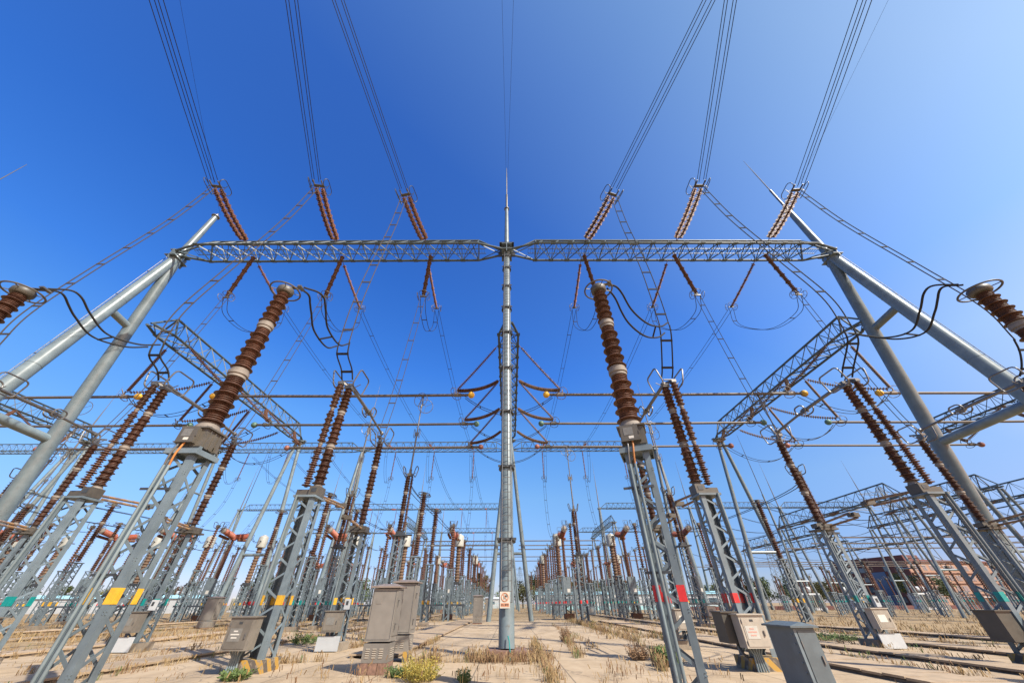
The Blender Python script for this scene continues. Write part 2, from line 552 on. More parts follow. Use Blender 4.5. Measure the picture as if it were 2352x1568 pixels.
def make_disconnector(colour, sgn, box=None, panel=False, rear=False):
    """sgn: side on which the slim turning stack stands"""
    r = empty('disconnector')
    w = 0.32
    MB().box((0, 0, 0.14), (0.95, 0.95, 0.28)).build('concrete_footing', 'footing', r, False)
    lm = lattice_mb(0.35, w, 0.28, 4.55, 0.15, 0.014, 0.06, 10)
    lm.box((0, 0.1, 2.4), (0.16, 0.02, 4.2))
    lm.build('support_column', 'steel', r, False)
    band_mb(0.345, 1.5, 1.74, 0.15).build('colour_band', colour, r, False)
    MB().box((0, 0, 4.6), (0.80, 0.80, 0.07)).build('top_plate', 'steel', r, False)
    m = MB()
    m.box((-sgn * 0.21, -0.02, 4.81), (0.36, 0.5, 0.32))
    m.box((sgn * 0.2, -0.18, 4.76), (0.5, 0.03, 0.2)); m.box((sgn * 0.2, 0.2, 4.76), (0.5, 0.03, 0.2)); m.box((sgn * 0.2, 0.02, 4.67), (0.5, 0.34, 0.03))
    m.lathe([(0.09, 0), (0.09, 0.16)], 12, (sgn * 0.24, 0.02, 4.70)); m.box((sgn * 0.42, 0.0, 4.82), (0.12, 0.2, 0.12))
    m.bar((-sgn * 0.3, 0.1, 4.72), (sgn * 0.3, 0.05, 4.72), 0.05, 0.04)
    gb = m.build('gear_frame', 'tank', r, False)
    MB().box((-sgn * 0.21, -0.276, 4.83), (0.18, 0.012, 0.13)).build('sight_glass', 'dark', gb, False)
    # wide stack
    x = -sgn * 0.11
    MB().lathe([(0.19, 4.99), (0.17, 5.04), (0.115, 5.14)], 20, (x, 0.11, 0)).build('base_flange', 'cement', r)
    for (a, b), c in zip(((5.1, 6.45), (6.68, 7.95), (8.15, 9.2)), (0.122, 0.114, 0.104)):
        MB().lathe(shed_profile(a, b, c, c * 0.93, c * 1.95, c * 1.45, 6, 3), 22, (x, 0.11, 0)).build('insulator', 'brown', r)
    for z, c in ((6.565, 0.108), (8.05, 0.10)):
        MB().lathe(flange_profile(z, 0.24, c * 1.6, c * 1.15), 20, (x, 0.11, 0)).build('flange', 'cement', r)
    # slim turning stack
    x2 = sgn * 0.18
    for (a, b) in ((4.95, 6.5), (6.66, 8.05), (8.2, 9.3)):
        MB().lathe(shed_profile(a, b, 0.06, 0.06, 0.165, 0.118, 6, 2), 18, (x2, -0.17, 0)).build('turning_insulator', 'brown', r)
    for z in (6.58, 8.12):
        MB().lathe(flange_profile(z, 0.16, 0.085, 0.062), 16, (x2, -0.17, 0)).build('flange', 'cement', r)
    m = MB()
    m.box((x, 0.11, 9.27), (0.3, 0.34, 0.14)); m.box((x2, -0.17, 9.36), (0.2, 0.24, 0.12))
    m.bar((x, 0.11, 9.4), (x2, -0.17, 9.44), 0.12, 0.05); m.box((x, 0.16, 9.4), (0.2, 0.24, 0.18)); m.box((0.05, -0.2, 9.46), (0.55, 0.05, 0.04))
    m.bar((x2, -0.1, 9.5), (x, 0.35, 9.5), 0.05, 0.05)
    m.build('contact_head', 'galv', r, False)
    frame_pair((0.05, 0.12, 9.56), 0.55, 0.42, 0.52).build('grading_frame', 'galv', r)
    m = MB().tube([(x, 0.2, 9.42), (x, 2.75, 9.36)], 0.075, 12)
    m.build('arm', 'galv', r)
    m = MB().tube([(x, 2.75, 9.36), (x, 5.1, 9.2)], 0.055, 12).lathe([(0.03, 0), (0.1, 0.04), (0.1, 0.2), (0.03, 0.26)], 12, (x, 4.95, 9.21), (0, 1, -0.06))
    m.build('arm', 'galv', r)
    m = MB()
    frame_pair((x, 2.75, 9.36), 0.3, 0.2, 0.24, m)
    m.box((x, 2.75, 9.36), (0.14, 0.4, 0.16)); m.lathe([(0.09, -0.12), (0.09, 0.12)], 12, (x, 2.7, 9.36), (1, 0, 0))
    m.build('elbow_joint', 'galv', r)
    striped_arm(r, 0.45, 2.5, 4.78, 0.1)
    MB().tube([(sgn * 0.27, -0.40, 4.62), (sgn * 0.27, -0.42, 1.3)], 0.045, 10).lathe([(0.06, 0), (0.06, 0.28)], 10, (sgn * 0.27, -0.42, 1.05)).build('operating_rod', 'pipe', r)
    if box:
        side, m_ = box
        bx = side * 0.30
        b = MB().box((bx, -0.62, 0.86), (0.70, 0.40, 0.72)).box((bx, -0.62, 1.235), (0.78, 0.48, 0.03)).build('control_box', m_, r, False)
        MB().box((bx, -0.825, 0.85), (0.58, 0.012, 0.62)).build('door', m_, b, False)
        MB().box((bx + 0.23, -0.845, 0.82), (0.03, 0.03, 0.12)).build('handle', 'galv', b, False)
        MB().box((bx - 0.08, -0.834, 0.84), (0.34, 0.006, 0.28)).build('label_plate', 'plate' if m_ == 'cream' else 'label', b, False)
        t_ = MB()
        for q_ in range(3):
            t_.box((bx - 0.08, -0.8385, 0.92 - q_ * 0.07), ((0.12, 0.24, 0.16)[q_], 0.003, 0.03))
        t_.build('lettering', 'redtext' if m_ == 'cream' else 'plate', b, False)
        MB().box((bx - 0.02, -0.833, 1.1), (0.1, 0.006, 0.05)).build('number_plate', 'dark', b, False)
        hg = MB()
        for q_ in (0.62, 1.08):
            hg.lathe([(0.012, -0.04), (0.012, 0.04)], 8, (bx - 0.30, -0.833, q_))
        hg.build('hinge', 'galv', b)
        pl = MB()
        for k in range(5):
            pl.tube([(bx - 0.2 + k * 0.09, -0.58, 0.5), (bx - 0.1 + k * 0.05, -0.55, 0.36), (bx - 0.14 + k * 0.07, -0.58, 0.0)], 0.026, 8)
        pl.build('cable_pipes', 'pipe', r)
    if rear:
        b = MB().box((-0.66, -0.05, 0.92), (0.44, 0.62, 0.7)).box((-0.66, -0.05, 1.285), (0.5, 0.7, 0.03)).build('mechanism_box', 'tank', r, False)
        MB().tube([(-0.6, -0.2, 0.58), (-0.55, -0.3, 0.35), (-0.35, -0.3, 0.2), (-0.3, -0.3, 0.0)], 0.035, 8).build('cable_pipes', 'dark', r)
    if panel:
        MB().box((0.0, -0.72, 0.24), (0.95, 0.06, 0.44)).box((0.55, -0.3, 0.24), (0.06, 0.9, 0.44)).build('cover_panel', 'white', r, False)
    return r


def post_insulators(r, x, z0, z1, c=0.10, n=3, seg=20, nb=6, ns=3, matn='brown', big=2.15, small=1.6):
    gap = 0.2
    L = (z1 - z0 - gap * (n - 1)) / n
    for i in range(n):
        a = z0 + i * (L + gap)
        MB().lathe(shed_profile(a, a + L, c, c * 0.95, c * big, c * small, nb, ns), seg, (x, 0, 0)).build('insulator', matn, r)
        if i < n - 1:
            MB().lathe(flange_profile(a + L + gap / 2, gap + 0.04, c * 1.75, c * 1.2), seg, (x, 0, 0)).build('flange', 'cement', r)


def make_post(colour, box=None, panel=False):
    r = empty('post_insulator')
    MB().box((0, 0, 0.14), (0.95, 0.95, 0.28)).build('concrete_footing', 'conc', r, False)
    lattice_mb(0.31, 0.28, 0.28, 4.25, 0.125, 0.013, 0.055, 11).build('support_column', 'steel', r, False)
    band_mb(0.305, 1.5, 1.74, 0.125).build('colour_band', colour, r, False)
    m = MB().box((0, 0, 4.3), (0.85, 0.85, 0.07)).box((0.1, 0, 4.44), (0.5, 0.6, 0.2)).box((-0.32, -0.1, 4.47), (0.24, 0.4, 0.18)).lathe([(0.12, 0), (0.1, 0.2)], 14, (0, 0, 4.5)).bar((-0.4, -0.35, 4.4), (0.4, -0.35, 4.4), 0.07, 0.07)
    m.build('base_mechanism', 'tank', r, False)
    post_insulators(r, 0, 4.68, 8.72)
    m = MB().box((0, 0, 8.78), (0.26, 0.26, 0.1)).box((0, -0.1, 8.92), (0.12, 0.3, 0.2)).bar((0, -0.3, 9.0), (0.0, 0.35, 9.2), 0.1, 0.06).box((0, -0.32, 9.03), (0.2, 0.1, 0.14))
    m.build('contact_head', 'galv', r, False)
    frame_pair((0, -0.1, 9.1), 0.48, 0.42, 0.46).build('grading_frame', 'galv', r)
    striped_arm(r, -0.25, -2.0, 4.5, 0.05)
    MB().tube([(-0.3, -0.4, 4.25), (-0.3, -0.44, 1.3)], 0.035, 8).build('operating_rod', 'pipe', r)
    if box:
        b = MB().box((0.0, -0.62, 0.95), (0.66, 0.36, 0.66)).box((0, -0.62, 1.295), (0.74, 0.44, 0.03)).build('control_box', box, r, False)
        MB().box((0, -0.806, 0.95), (0.56, 0.012, 0.56)).build('door', box, b, False)
        mb_ = MB().box((0.36, -0.42, 1.52), (0.2, 0.16, 0.36)).build('counter_box', 'white', r, False)
        MB().box((0.37, -0.503, 1.56), (0.1, 0.006, 0.14)).build('dial_window', 'dark', mb_, False)
        MB().box((0.22, -0.822, 0.93), (0.025, 0.025, 0.1)).build('handle', 'galv', b, False)
        MB().box((-0.05, -0.816, 0.97), (0.32, 0.006, 0.24)).build('label_plate', 'plate' if box == 'cream' else 'label', b, False)
    if panel:
        MB().box((0.0, -0.66, 0.26), (0.9, 0.05, 0.46)).build('cover_panel', 'white', r, False)
    return r


def make_bus_switch(colour, box=None):
    """vertical-reach disconnector under a busbar"""
    r = empty('busbar_disconnector')
    MB().box((0, 0, 0.14), (1.0, 1.0, 0.28)).build('concrete_footing', 'conc', r, False)
    lattice_mb(0.34, 0.30, 0.28, 5.25, 0.12, 0.013, 0.06, 13).build('support_column', 'steel', r, False)
    band_mb(0.335, 1.5, 1.74, 0.12).build('colour_band', colour, r, False)
    MB().box((0, 0, 5.3), (0.9, 0.9, 0.08)).box((0, 0, 5.45), (0.5, 0.6, 0.22)).box((0.55, 0.2, 5.38), (0.5, 0.12, 0.1)).build('base_mechanism', 'dark', r, False)
    post_insulators(r, -0.1, 5.6, 9.35, 0.10, 3, 18, 6, 3)
    MB().lathe(shed_profile(5.6, 9.35, 0.05, 0.05, 0.13, 0.1, 14, 2), 14, (0.2, 0.05, 0)).build('turning_insulator', 'brown', r)
    MB().box((0, 0, 9.45), (0.36, 0.3, 0.2)).box((0, 0, 9.7), (0.16, 0.2, 0.34)).build('contact_head', 'tank', r, False)
    frame_pair((0, 0, 9.7), 0.36, 0.36, 0.44).build('grading_frame', 'tank', r)
    MB().tube([(0, 0, 9.7), (0, 0, 12.7)], 0.07, 10).build('arm', 'galv', r)
    MB().tube([(0, 0, 12.7), (0, 0, 15.3)], 0.05, 10).lathe([(0.05, 0), (0.09, 0.1), (0.09, 0.25), (0.03, 0.4)], 10, (0, 0, 15.1)).build('arm', 'galv', r)
    m = MB()
    for s in (-1, 1):
        m.loop((s * 0.2, 0, 12.8), 0.18, 0.34, (0, 1, 0), (0, 0, 1), 0.022, 0.1)
    m.box((0, 0, 12.75), (0.3, 0.12, 0.3))
    m.build('elbow_joint', 'galv', r)
    if box:
        b = MB().box((0.55, -0.5, 1.0), (0.62, 0.34, 0.6)).box((0.55, -0.5, 1.31), (0.7, 0.42, 0.03)).build('control_box', box, r, False)
        MB().box((0.5, -0.674, 1.0), (0.32, 0.008, 0.26)).build('label_plate', 'label', b, False)
    return r


def make_ring_contact():
    """static contact hung under the busbar: two rings"""
    r = empty('hanging_contact')
    m = MB().ring((-0.15, 0, -0.35), 0.62, 0.026, (0.25, 1, 0.15), 30).ring((0.35, 0.1, -0.95), 0.62, 0.026, (-0.25, 1, 0.1), 30)
    for c in ((-0.15, 0, -0.35), (0.35, 0.1, -0.95)):
        for a in (0.4, 2.5, 4.6):
            m.bar(c, (c[0] + math.cos(a) * 0.62, c[1], c[2] + math.sin(a) * 0.6), 0.025, 0.02)
    m.build('grading_ring', 'galv', r)
    MB().box((0, 0, -0.02), (0.16, 0.2, 0.24)).bar((0, 0, -0.1), (0.1, 0, -0.95), 0.1, 0.06).bar((-0.12, 0, -0.1), (-0.1, 0, -0.8), 0.04, 0.04).build('contact_bar', 'tank', r, False)
    return r


def make_arrester(colour):
    r = empty('surge_arrester')
    MB().box((0, 0, 0.14), (0.8, 0.8, 0.28)).build('concrete_footing', 'conc', r, False)
    lattice_mb(0.30, 0.30, 0.28, 4.4, 0.12, 0.012, 0.06, 11).build('support_column', 'steel', r, False)
    band_mb(0.30, 1.5, 1.76, 0.12).build('colour_band', colour, r, False)
    MB().box((0, 0, 4.45), (0.7, 0.7, 0.07)).build('top_plate', 'steel', r, False)
    post_insulators(r, 0, 4.55, 9.0, 0.13, 3, 18, 8, 1, big=2.0, small=1.35)
    m = MB().lathe([(0.16, 9.0), (0.2, 9.05), (0.2, 9.2), (0.05, 9.25)], 16).ring((0, 0, 9.1), 0.5, 0.03, (0.1, 0.1, 1), 28).ring((0, 0, 8.95), 0.56, 0.03, (0, 0, 1), 28)
    for k in range(4):
        a = k * PI / 2
        m.bar((0, 0, 9.1), (math.cos(a) * 0.5, math.sin(a) * 0.5, 9.05), 0.03, 0.03)
    m.build('corona_ring', 'tank', r)
    return r


def make_breaker(colour, lod=0):
    r = empty('circuit_breaker')
    m = lattice_mb(0.34, 0.34, 0.0, 4.1, 0.12, 0.014, 0.06, 8)
    m.build('support_column', 'steel', r, False)
    band_mb(0.34, 1.5, 1.76, 0.12).build('colour_band', colour, r, False)
    m = MB().box((0, -0.1, 0.3), (1.2, 0.9, 0.5)).build('concrete_footing', 'brick', r, False)
    b = MB().box((-0.05, -0.62, 3.3), (0.95, 0.5, 1.75)).build('mechanism_box', 'bluegrey', r, False)
    MB().box((0.12, -0.875, 2.78), (0.36, 0.012, 0.36)).build('warning_plate', 'plate', b, False)
    MB().box((-0.05, -0.878, 4.02), (0.05, 0.02, 0.3)).build('handle', 'dark', b, False)
    MB().lathe(coarse_profile(4.1, 8.5, 0.15, 0.235, 26), 16).build('insulator', 'brown', r)
    m = MB().box((0, 0, 8.75), (0.4, 0.7, 0.5)); m.lathe([(0.2, 8.5), (0.2, 8.6)], 14)
    m.build('gear_housing', 'red', r, False)
    for s in (-1, 1):
        ax = (0.0, s, 0.18)
        MB().lathe(coarse_profile(0.3, 2.5, 0.27, 0.34, 12), 18, (0, 0, 8.85), ax).build('interrupter', 'red', r)
        m = MB().lathe([(0.3, 2.5), (0.34, 2.52), (0.34, 2.66), (0.2, 2.75), (0.0, 2.76)], 16, (0, 0, 8.85), ax)
        m.ring(V((0, 0, 8.85)) + V(ax).normalized() * 2.62, 0.42, 0.025, ax, 22)
        m.build('end_cap', 'cement', r)
        MB().lathe(coarse_profile(0.4, 2.4, 0.11, 0.16, 12), 12, (0.38 * s, 0, 8.5), (0.0, s, 0.10)).build('grading_capacitor', 'string', r)
        e = V((0, 0, 8.85)) + V(ax).normalized() * 2.6
        m = MB().loop(e + V((0, 0, 0.7)), 0.3, 0.26, (1, 0, 0), (0, 0.3, 1), 0.022, 0.08)
        m.build('terminal', 'dark', r)
    return r


def make_white_ct(colour):
    r = empty('current_transformer')
    MB().box((0, 0, 0.14), (1.0, 1.0, 0.28)).build('concrete_footing', 'conc', r, False)
    lattice_mb(0.44, 0.44, 0.28, 3.7, 0.12, 0.014, 0.065, 7, True).build('support_column', 'steel', r, False)
    band_mb(0.44, 1.5, 1.76, 0.12).build('colour_band', colour, r, False)
    m = MB().box((0, 0, 3.75), (1.05, 1.05, 0.1)).box((0, 0, 3.92), (0.8, 0.8, 0.22))
    for sx in (-1, 1):
        m.box((sx * 0.62, 0, 3.8), (0.2, 0.2, 0.14))
    m.build('base_tank', 'dark', r, False)
    MB().lathe(coarse_profile(4.03, 8.3, 0.31, 0.41, 12), 22).build('insulator', 'olive', r)
    MB().lathe([(0.40, 8.3), (0.66, 8.36), (0.68, 8.44), (0.66, 8.46), (0.65, 9.65), (0.6, 9.78), (0.45, 9.88), (0.3, 9.92), (0.28, 10.0), (0.0, 10.02)], 26).build('head', 'whead', r)
    for s in (-1, 1):
        MB().lathe([(0.07, 0.6), (0.07, 0.95)], 10, (0, 0, 9.1), (0.25, s, 0)).box((0.24, s * 0.98, 9.1), (0.12, 0.18, 0.1)).build('terminal', 'galv', r)
    return r


def make_far_post(colour, z0=4.4, z1=9.0, seg=10, n=20, rb=0.215, rc=0.10, band=True):
    r = empty('post_insulator')
    m = lattice_mb(0.32, 0.30, 0.0, z0, 0.12, 0.02, 0.06, 7)
    m.box((0, 0, z0 + 0.05), (0.75, 0.75, 0.14))
    m.build('support_column', 'steel', r, False)
    if band:
        band_mb(0.32, 1.52, 1.74, 0.12).build('colour_band', colour, r, False)
    MB().lathe(coarse_profile(z0 + 0.12, z1, rc, rb, n), seg).build('insulator', 'brown', r)
    frame_pair((0, 0, z1 + 0.3), 0.34, 0.34, 0.38).box((0, 0, z1 + 0.15), (0.3, 0.4, 0.3)).build('grading_frame', 'tank', r)
    return r


# ------------------------------------------------------------------ SETTING: ground
def ground_material():
    m = mat('yard_ground', (0.3, 0.25, 0.2), 0.9)
    n, l = m.node_tree.nodes, m.node_tree.links
    b = n['Principled BSDF']
    g = n.new('ShaderNodeNewGeometry')
    sp = n.new('ShaderNodeSeparateXYZ'); l.new(g.outputs['Position'], sp.inputs[0])

    def noise(scale, det=6, rough=0.6, vec=None):
        t = n.new('ShaderNodeTexNoise'); t.inputs['Scale'].default_value = scale; t.inputs['Detail'].default_value = det; t.inputs['Roughness'].default_value = rough
        l.new(vec or g.outputs['Position'], t.inputs['Vector']); return t.outputs['Fac']

    def ramp(src, stops):
        r = n.new('ShaderNodeValToRGB')
        while len(r.color_ramp.elements) < len(stops): r.color_ramp.elements.new(0.5)
        for e, (p, c) in zip(r.color_ramp.elements, stops):
            e.position = p; e.color = (*[k * KA for k in c], 1)
        l.new(src, r.inputs[0]); return r.outputs[0]

    def math_(op, a, b_=None, c=None):
        t = n.new('ShaderNodeMath'); t.operation = op
        for i, q in enumerate((a, b_, c)):
            if q is None: continue
            if isinstance(q, (int, float)): t.inputs[i].default_value = q
            else: l.new(q, t.inputs[i])
        return t.outputs[0]

    def mix(f, a, b_):
        t = n.new('ShaderNodeMix'); t.data_type = 'RGBA'
        l.new(f, t.inputs[0]); l.new(a, t.inputs[6]); l.new(b_, t.inputs[7]); return t.outputs[2]
    mp = n.new('ShaderNodeMapping'); mp.inputs['Scale'].default_value = (1.0, 0.35, 1.0)
    l.new(g.outputs['Position'], mp.inputs[0])
    conc = ramp(noise(1.3, 8, 0.65, mp.outputs[0]), [(0.26, (0.36, 0.252, 0.145)), (0.5, (0.495, 0.362, 0.222)), (0.74, (0.58, 0.44, 0.285))])
    soil = ramp(noise(2.6, 8, 0.72), [(0.3, (0.22, 0.14, 0.06)), (0.52, (0.37, 0.25, 0.115)), (0.72, (0.46, 0.335, 0.18))])
    # joints of the concrete slabs
    ys = math_('FRACT', math_('DIVIDE', sp.outputs['Y'], 3.1))
    xs = math_('FRACT', math_('DIVIDE', math_('ADD', sp.outputs['X'], 1.0), 2.55))
    jy = math_('LESS_THAN', ys, 0.012)
    jx = math_('LESS_THAN', xs, 0.014)
    vo = n.new('ShaderNodeTexVoronoi'); vo.feature = 'DISTANCE_TO_EDGE'; vo.inputs['Scale'].default_value = 0.33
    wv = n.new('ShaderNodeVectorMath'); wv.operation = 'ADD'
    nz = n.new('ShaderNodeTexNoise'); nz.inputs['Scale'].default_value = 1.1; nz.inputs['Detail'].default_value = 6
    l.new(g.outputs['Position'], nz.inputs['Vector']); l.new(g.outputs['Position'], wv.inputs[0]); l.new(nz.outputs['Color'], wv.inputs[1])
    l.new(wv.outputs[0], vo.inputs['Vector'])
    crack = math_('MULTIPLY', math_('LESS_THAN', vo.outputs['Distance'], 0.006), 0.6)
    st = n.new('ShaderNodeMapRange'); st.inputs['From Min'].default_value = 0.58; st.inputs['From Max'].default_value = 0.72; st.inputs['To Max'].default_value = 0.35
    l.new(noise(0.9, 9, 0.75), st.inputs['Value'])
    joint = math_('MAXIMUM', math_('MAXIMUM', math_('MAXIMUM', jx, jy), crack), st.outputs[0])
    jcol = n.new('ShaderNodeRGB'); jcol.outputs[0].default_value = (0.10, 0.075, 0.05, 1)
    conc = mix(math_('MULTIPLY', joint, 0.75), conc, jcol.outputs[0])
    # where soil and dry grass take over from the slabs
    ax = math_('ABSOLUTE', math_('SUBTRACT', sp.outputs['X'], 0.5))
    dist = math_('ADD', math_('MULTIPLY', math_('MAXIMUM', math_('SUBTRACT', ax, 11.0), 0.0), 0.03), math_('MULTIPLY', math_('MAXIMUM', math_('SUBTRACT', sp.outputs['Y'], 26.0), 0.0), 0.012))
    f = math_('ADD', math_('MULTIPLY', noise(0.42, 7, 0.7), 1.5), dist)
    mr_ = n.new('ShaderNodeMapRange'); mr_.inputs['From Min'].default_value = 0.98; mr_.inputs['From Max'].default_value = 1.12
    l.new(f, mr_.inputs['Value'])
    col = mix(mr_.outputs[0], conc, soil)
    l.new(col, b.inputs['Base Color'])
    bp = n.new('ShaderNodeBump'); bp.inputs['Strength'].default_value = 0.35; bp.inputs['Distance'].default_value = 0.03
    l.new(noise(9, 8, 0.7), bp.inputs['Height']); l.new(bp.outputs[0], b.inputs['Normal'])
    return m


m = MB()
N = 40
xs = [-1500, -600, -300] + [-150 + 7.5 * i for i in range(41)] + [300, 600, 1500]
ys_ = [-300, -60, -20] + [-5 + 5 * i for i in range(41)] + [260, 400, 800, 2500]
for y in ys_:
    for x in xs:
        m.v.append((x, y, 0.0))
nx = len(xs)
for j in range(len(ys_) - 1):
    for i in range(nx - 1):
        m.f.append((j * nx + i, j * nx + i + 1, (j + 1) * nx + i + 1, (j + 1) * nx + i))
MT['ground'] = ground_material()
tag(m.build('ground', 'ground', None, False), kind='structure')

MT['slab'] = mat('trench_cover_concrete', (0.46, 0.335, 0.21), 0.85, var=0.16, scale=2.2, bump=0.3)


MT['twall'] = mat('dark_trench_wall', (0.17, 0.125, 0.088), 0.9, var=0.3, scale=3, bump=0.3)


def trench(x0, x1, y0, y1, h=0.115, seg=0.62):
    m = MB()
    y = y0
    while y < y1 - 0.01:
        e = min(y + seg, y1)
        dz = rnd.uniform(-0.012, 0.012)
        m.box(((x0 + x1) / 2 + rnd.uniform(-0.02, 0.02), (y + e) / 2, h - 0.025 + dz / 2), (x1 - x0, e - y - 0.018, 0.05), Matrix.Rotation(rnd.uniform(-0.012, 0.012), 3, 'Y'))
        y = e
    o = tag(m.build('path', 'slab', None, False), kind='structure')
    w = MB().box((x0 + 0.09, (y0 + y1) / 2, (h - 0.06) / 2), (0.12, y1 - y0, h - 0.06)).box((x1 - 0.09, (y0 + y1) / 2, (h - 0.06) / 2), (0.12, y1 - y0, h - 0.06))
    tag(w.build('kerb', 'twall', None, False), kind='structure')
    return o


for x0, x1, y0, y1 in ((-5.7, -3.95, 16.3, 120), (9.2, 10.9, 8, 46), (13.1, 14.2, 12, 90), (17.2, 18.5, 12, 90), (23.0, 24.2, 14, 100),
                       (-12.4, -11.2, 8, 80), (-19.6, -18.3, 10, 80), (-27.4, -26.2, 14, 100), (-34.5, -33.3, 20, 100)):
    trench(x0, x1, y0, y1)


# ------------------------------------------------------------------ GANTRIES
def truss(name, p0, p1, half, h, n, lod=0, taper=2.2, walkway=False, label=None, group=None):
    """triangular lattice beam: two bottom chords, one top chord shortened at the ends, pointing p0 -> p1"""
    p0, p1 = V(p0), V(p1)
    d = (p1 - p0); L = d.length; d.normalize()
    s = d.cross(V((0, 0, 1))).normalized()
    r = empty(name, p0, 0, label, 'lattice beam', group)
    up = V((0, 0, 1))
    rc = 0.105 if lod == 0 else 0.10
    seg = 10 if lod == 0 else 6

    def bot(t, sd):
        k = min(1.0, 0.35 + 0.65 * min(t, L - t) / taper)
        return d * t + s * (sd * half * k)

    def top(t):
        return d * t + up * h
    ts = [0.0] + [taper + (L - 2 * taper) * i / n for i in range(n + 1)] + [L]
    ch = MB()
    for sd in (-1, 1):
        ch.tube([bot(0, sd), bot(taper, sd), bot(L - taper, sd), bot(L, sd)], rc, seg)
    ch.tube([top(taper), top(L - taper)], rc, seg)
    for t0, t1 in ((0, taper), (L, L - taper)):
        ch.tube([d * t0 + up * 0.1, top(t1)], rc * 0.8, seg)
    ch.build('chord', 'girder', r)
    b = MB()
    w = 0.105 if lod == 0 else 0.085
    for i in range(1, len(ts) - 2):
        a, e = ts[i], ts[i + 1]
        mid = (a + e) / 2
        b.bar(bot(a, -1), bot(e, 1), w, 0.03, (0, 0, 1)); b.bar(bot(a, 1) + up * 0.035, bot(e, -1) + up * 0.035, w, 0.03, (0, 0, 1))
        b.bar(bot(a, -1), bot(a, 1), w * 0.8, 0.03)
        for sd in (-1, 1):
            b.bar(bot(a, sd), top(mid), w * 0.62, w * 0.5); b.bar(top(mid), bot(e, sd), w * 0.62, w * 0.5)
            if lod == 0:
                b.box(bot(a, sd) - up * 0.01, (0.42 if abs(d.x) > .5 else 0.3, 0.3 if abs(d.x) > .5 else 0.42, 0.025))
    for t0, t1 in ((ts[0], ts[1]), (ts[-1], ts[-2])):
        b.bar(bot(t0, -1), bot(t1, 1), w, 0.03); b.bar(bot(t0, 1), bot(t1, -1), w, 0.03)
        for sd in (-1, 1):
            b.bar(bot(t1, sd), top(t1), w, w)
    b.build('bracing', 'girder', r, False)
    if walkway:
        g = MB()
        for k in (-0.26, 0.26):
            g.bar(d * 1.5 + s * k + up * 0.12, d * (L - 1.5) + s * k + up * 0.12, 0.05, 0.05)
        t = 1.5
        while t < L - 1.5:
            g.bar(d * t - s * 0.25 + up * 0.13, d * t + s * 0.25 + up * 0.13, 0.02, 0.02)
            t += 0.22
        g.build('walkway', 'girder', r, False)
    return r


def ladder_mb(p, q, w=0.42, off=(0, -1, 0), o=0.55, step=0.3, sv=(1, 0, 0), r=0.02):
    p, q = V(p), V(q); off = V(off) * o; sv = V(sv)
    m = MB()
    for k in (-1, 1):
        m.tube([p + off + sv * (k * w / 2), q + off + sv * (k * w / 2)], r, 6)
    L = (q - p).length
    i = 0
    while i * step < L:
        c = p + (q - p) * (i * step / L) + off
        m.tube([c - sv * (w / 2), c + sv * (w / 2)], r * 0.6, 5, caps=False)
        i += 1
    br = MB()
    t = 1.0
    while t < L:
        c = p + (q - p) * (t / L)
        for k in (-1, 1):
            br.bar(c + sv * (k * w / 2), c + off + sv * (k * w / 2), 0.05, 0.04)
        t += 3.2
    return m, br


def pipe_joints(r, p, q, rad0, rad1, n, name='flange'):
    p, q = V(p), V(q)
    for i in range(1, n):
        t = i / n
        c = p + (q - p) * t
        rr = rad0 + (rad1 - rad0) * t
        MB().lathe([(rr, -0.03), (rr + 0.012, -0.025), (rr + 0.012, 0.025), (rr, 0.03)], 20, c, (q - p)).build('weld_seam', 'pipe', r)


def a_frame(x, near, apex, far, rads, label, spire=None, ladder=None, brace=((0.35, 0.35), (0.70, 0.70)), group='gantry columns'):
    """A-frame of two leaning pipes in the plane x"""
    r = empty('gantry_column', (x, near[0], 0), 0, label, 'gantry column', group)
    o = V((x, near[0], 0))
    n, a, f = V((x, near[0], near[1])) - o, V((x, apex[0], apex[1])) - o, V((x, far[0], far[1])) - o
    MB().tube([n, a], [rads[0], rads[1]], 28).build('leg', 'pipe', r)
    MB().tube([f, a], [rads[0] * 0.95, rads[1]], 24).build('leg', 'pipe', r)
    pipe_joints(r, n, a, rads[0], rads[1], 4)
    for tn, tf in brace:
        MB().tube([n + (a - n) * tn, f + (a - f) * tf], rads[1] * 0.7, 18).build('cross_brace', 'pipe', r)
    m = MB().box(a + V((0, 0, 0.05)), (0.9, 1.3, 0.06)).box(a + V((0, 0, -0.55)), (0.06, 1.5, 1.1)).box(a + V((0, 0, -0.4)), (1.0, 0.05, 0.8)).box(a + V((0, 0, -0.75)), (0.9, 1.5, 0.05))
    m.build('head_plate', 'steel', r, False)
    if spire:
        z1, z2, z3 = spire
        MB().tube([a, V((a.x, a.y, z1))], [rads[1] * 0.85, rads[1] * 0.62], 20).build('spire', 'pipe', r)
        m = MB().lathe([(rads[1] * 0.62, 0), (rads[1] * 0.95, 0.02), (rads[1] * 0.95, 0.1), (0.1, 0.12)], 18, (a.x, a.y, z1)).tube([V((a.x, a.y, z1)), V((a.x, a.y, z2))], 0.11, 12)
        m.tube([V((a.x, a.y, z2)), V((a.x, a.y, (z2 + z3) / 2)), V((a.x, a.y, z3))], [0.055, 0.05, 0.015], 8)
        m.build('lightning_rod', 'galv', r)
    if ladder:
        m, br = ladder_mb(n + (a - n) * 0.06, a + V((0, 0, 1.0)) - V((0, 0, 1.0)), 0.5, ladder, rads[0] + 0.12, 0.33)
        if abs(V(ladder).y) < 0.5:
            m, br = ladder_mb(n + (a - n) * 0.02, a, 0.5, ladder, rads[0] + 0.1, 0.33, (0, 1, 0))
        lo = m.build('ladder', 'galv', r)
        br.build('ladder_bracket', 'dark', lo, False)
    return r


YG, ZB = 19.3, 26.55
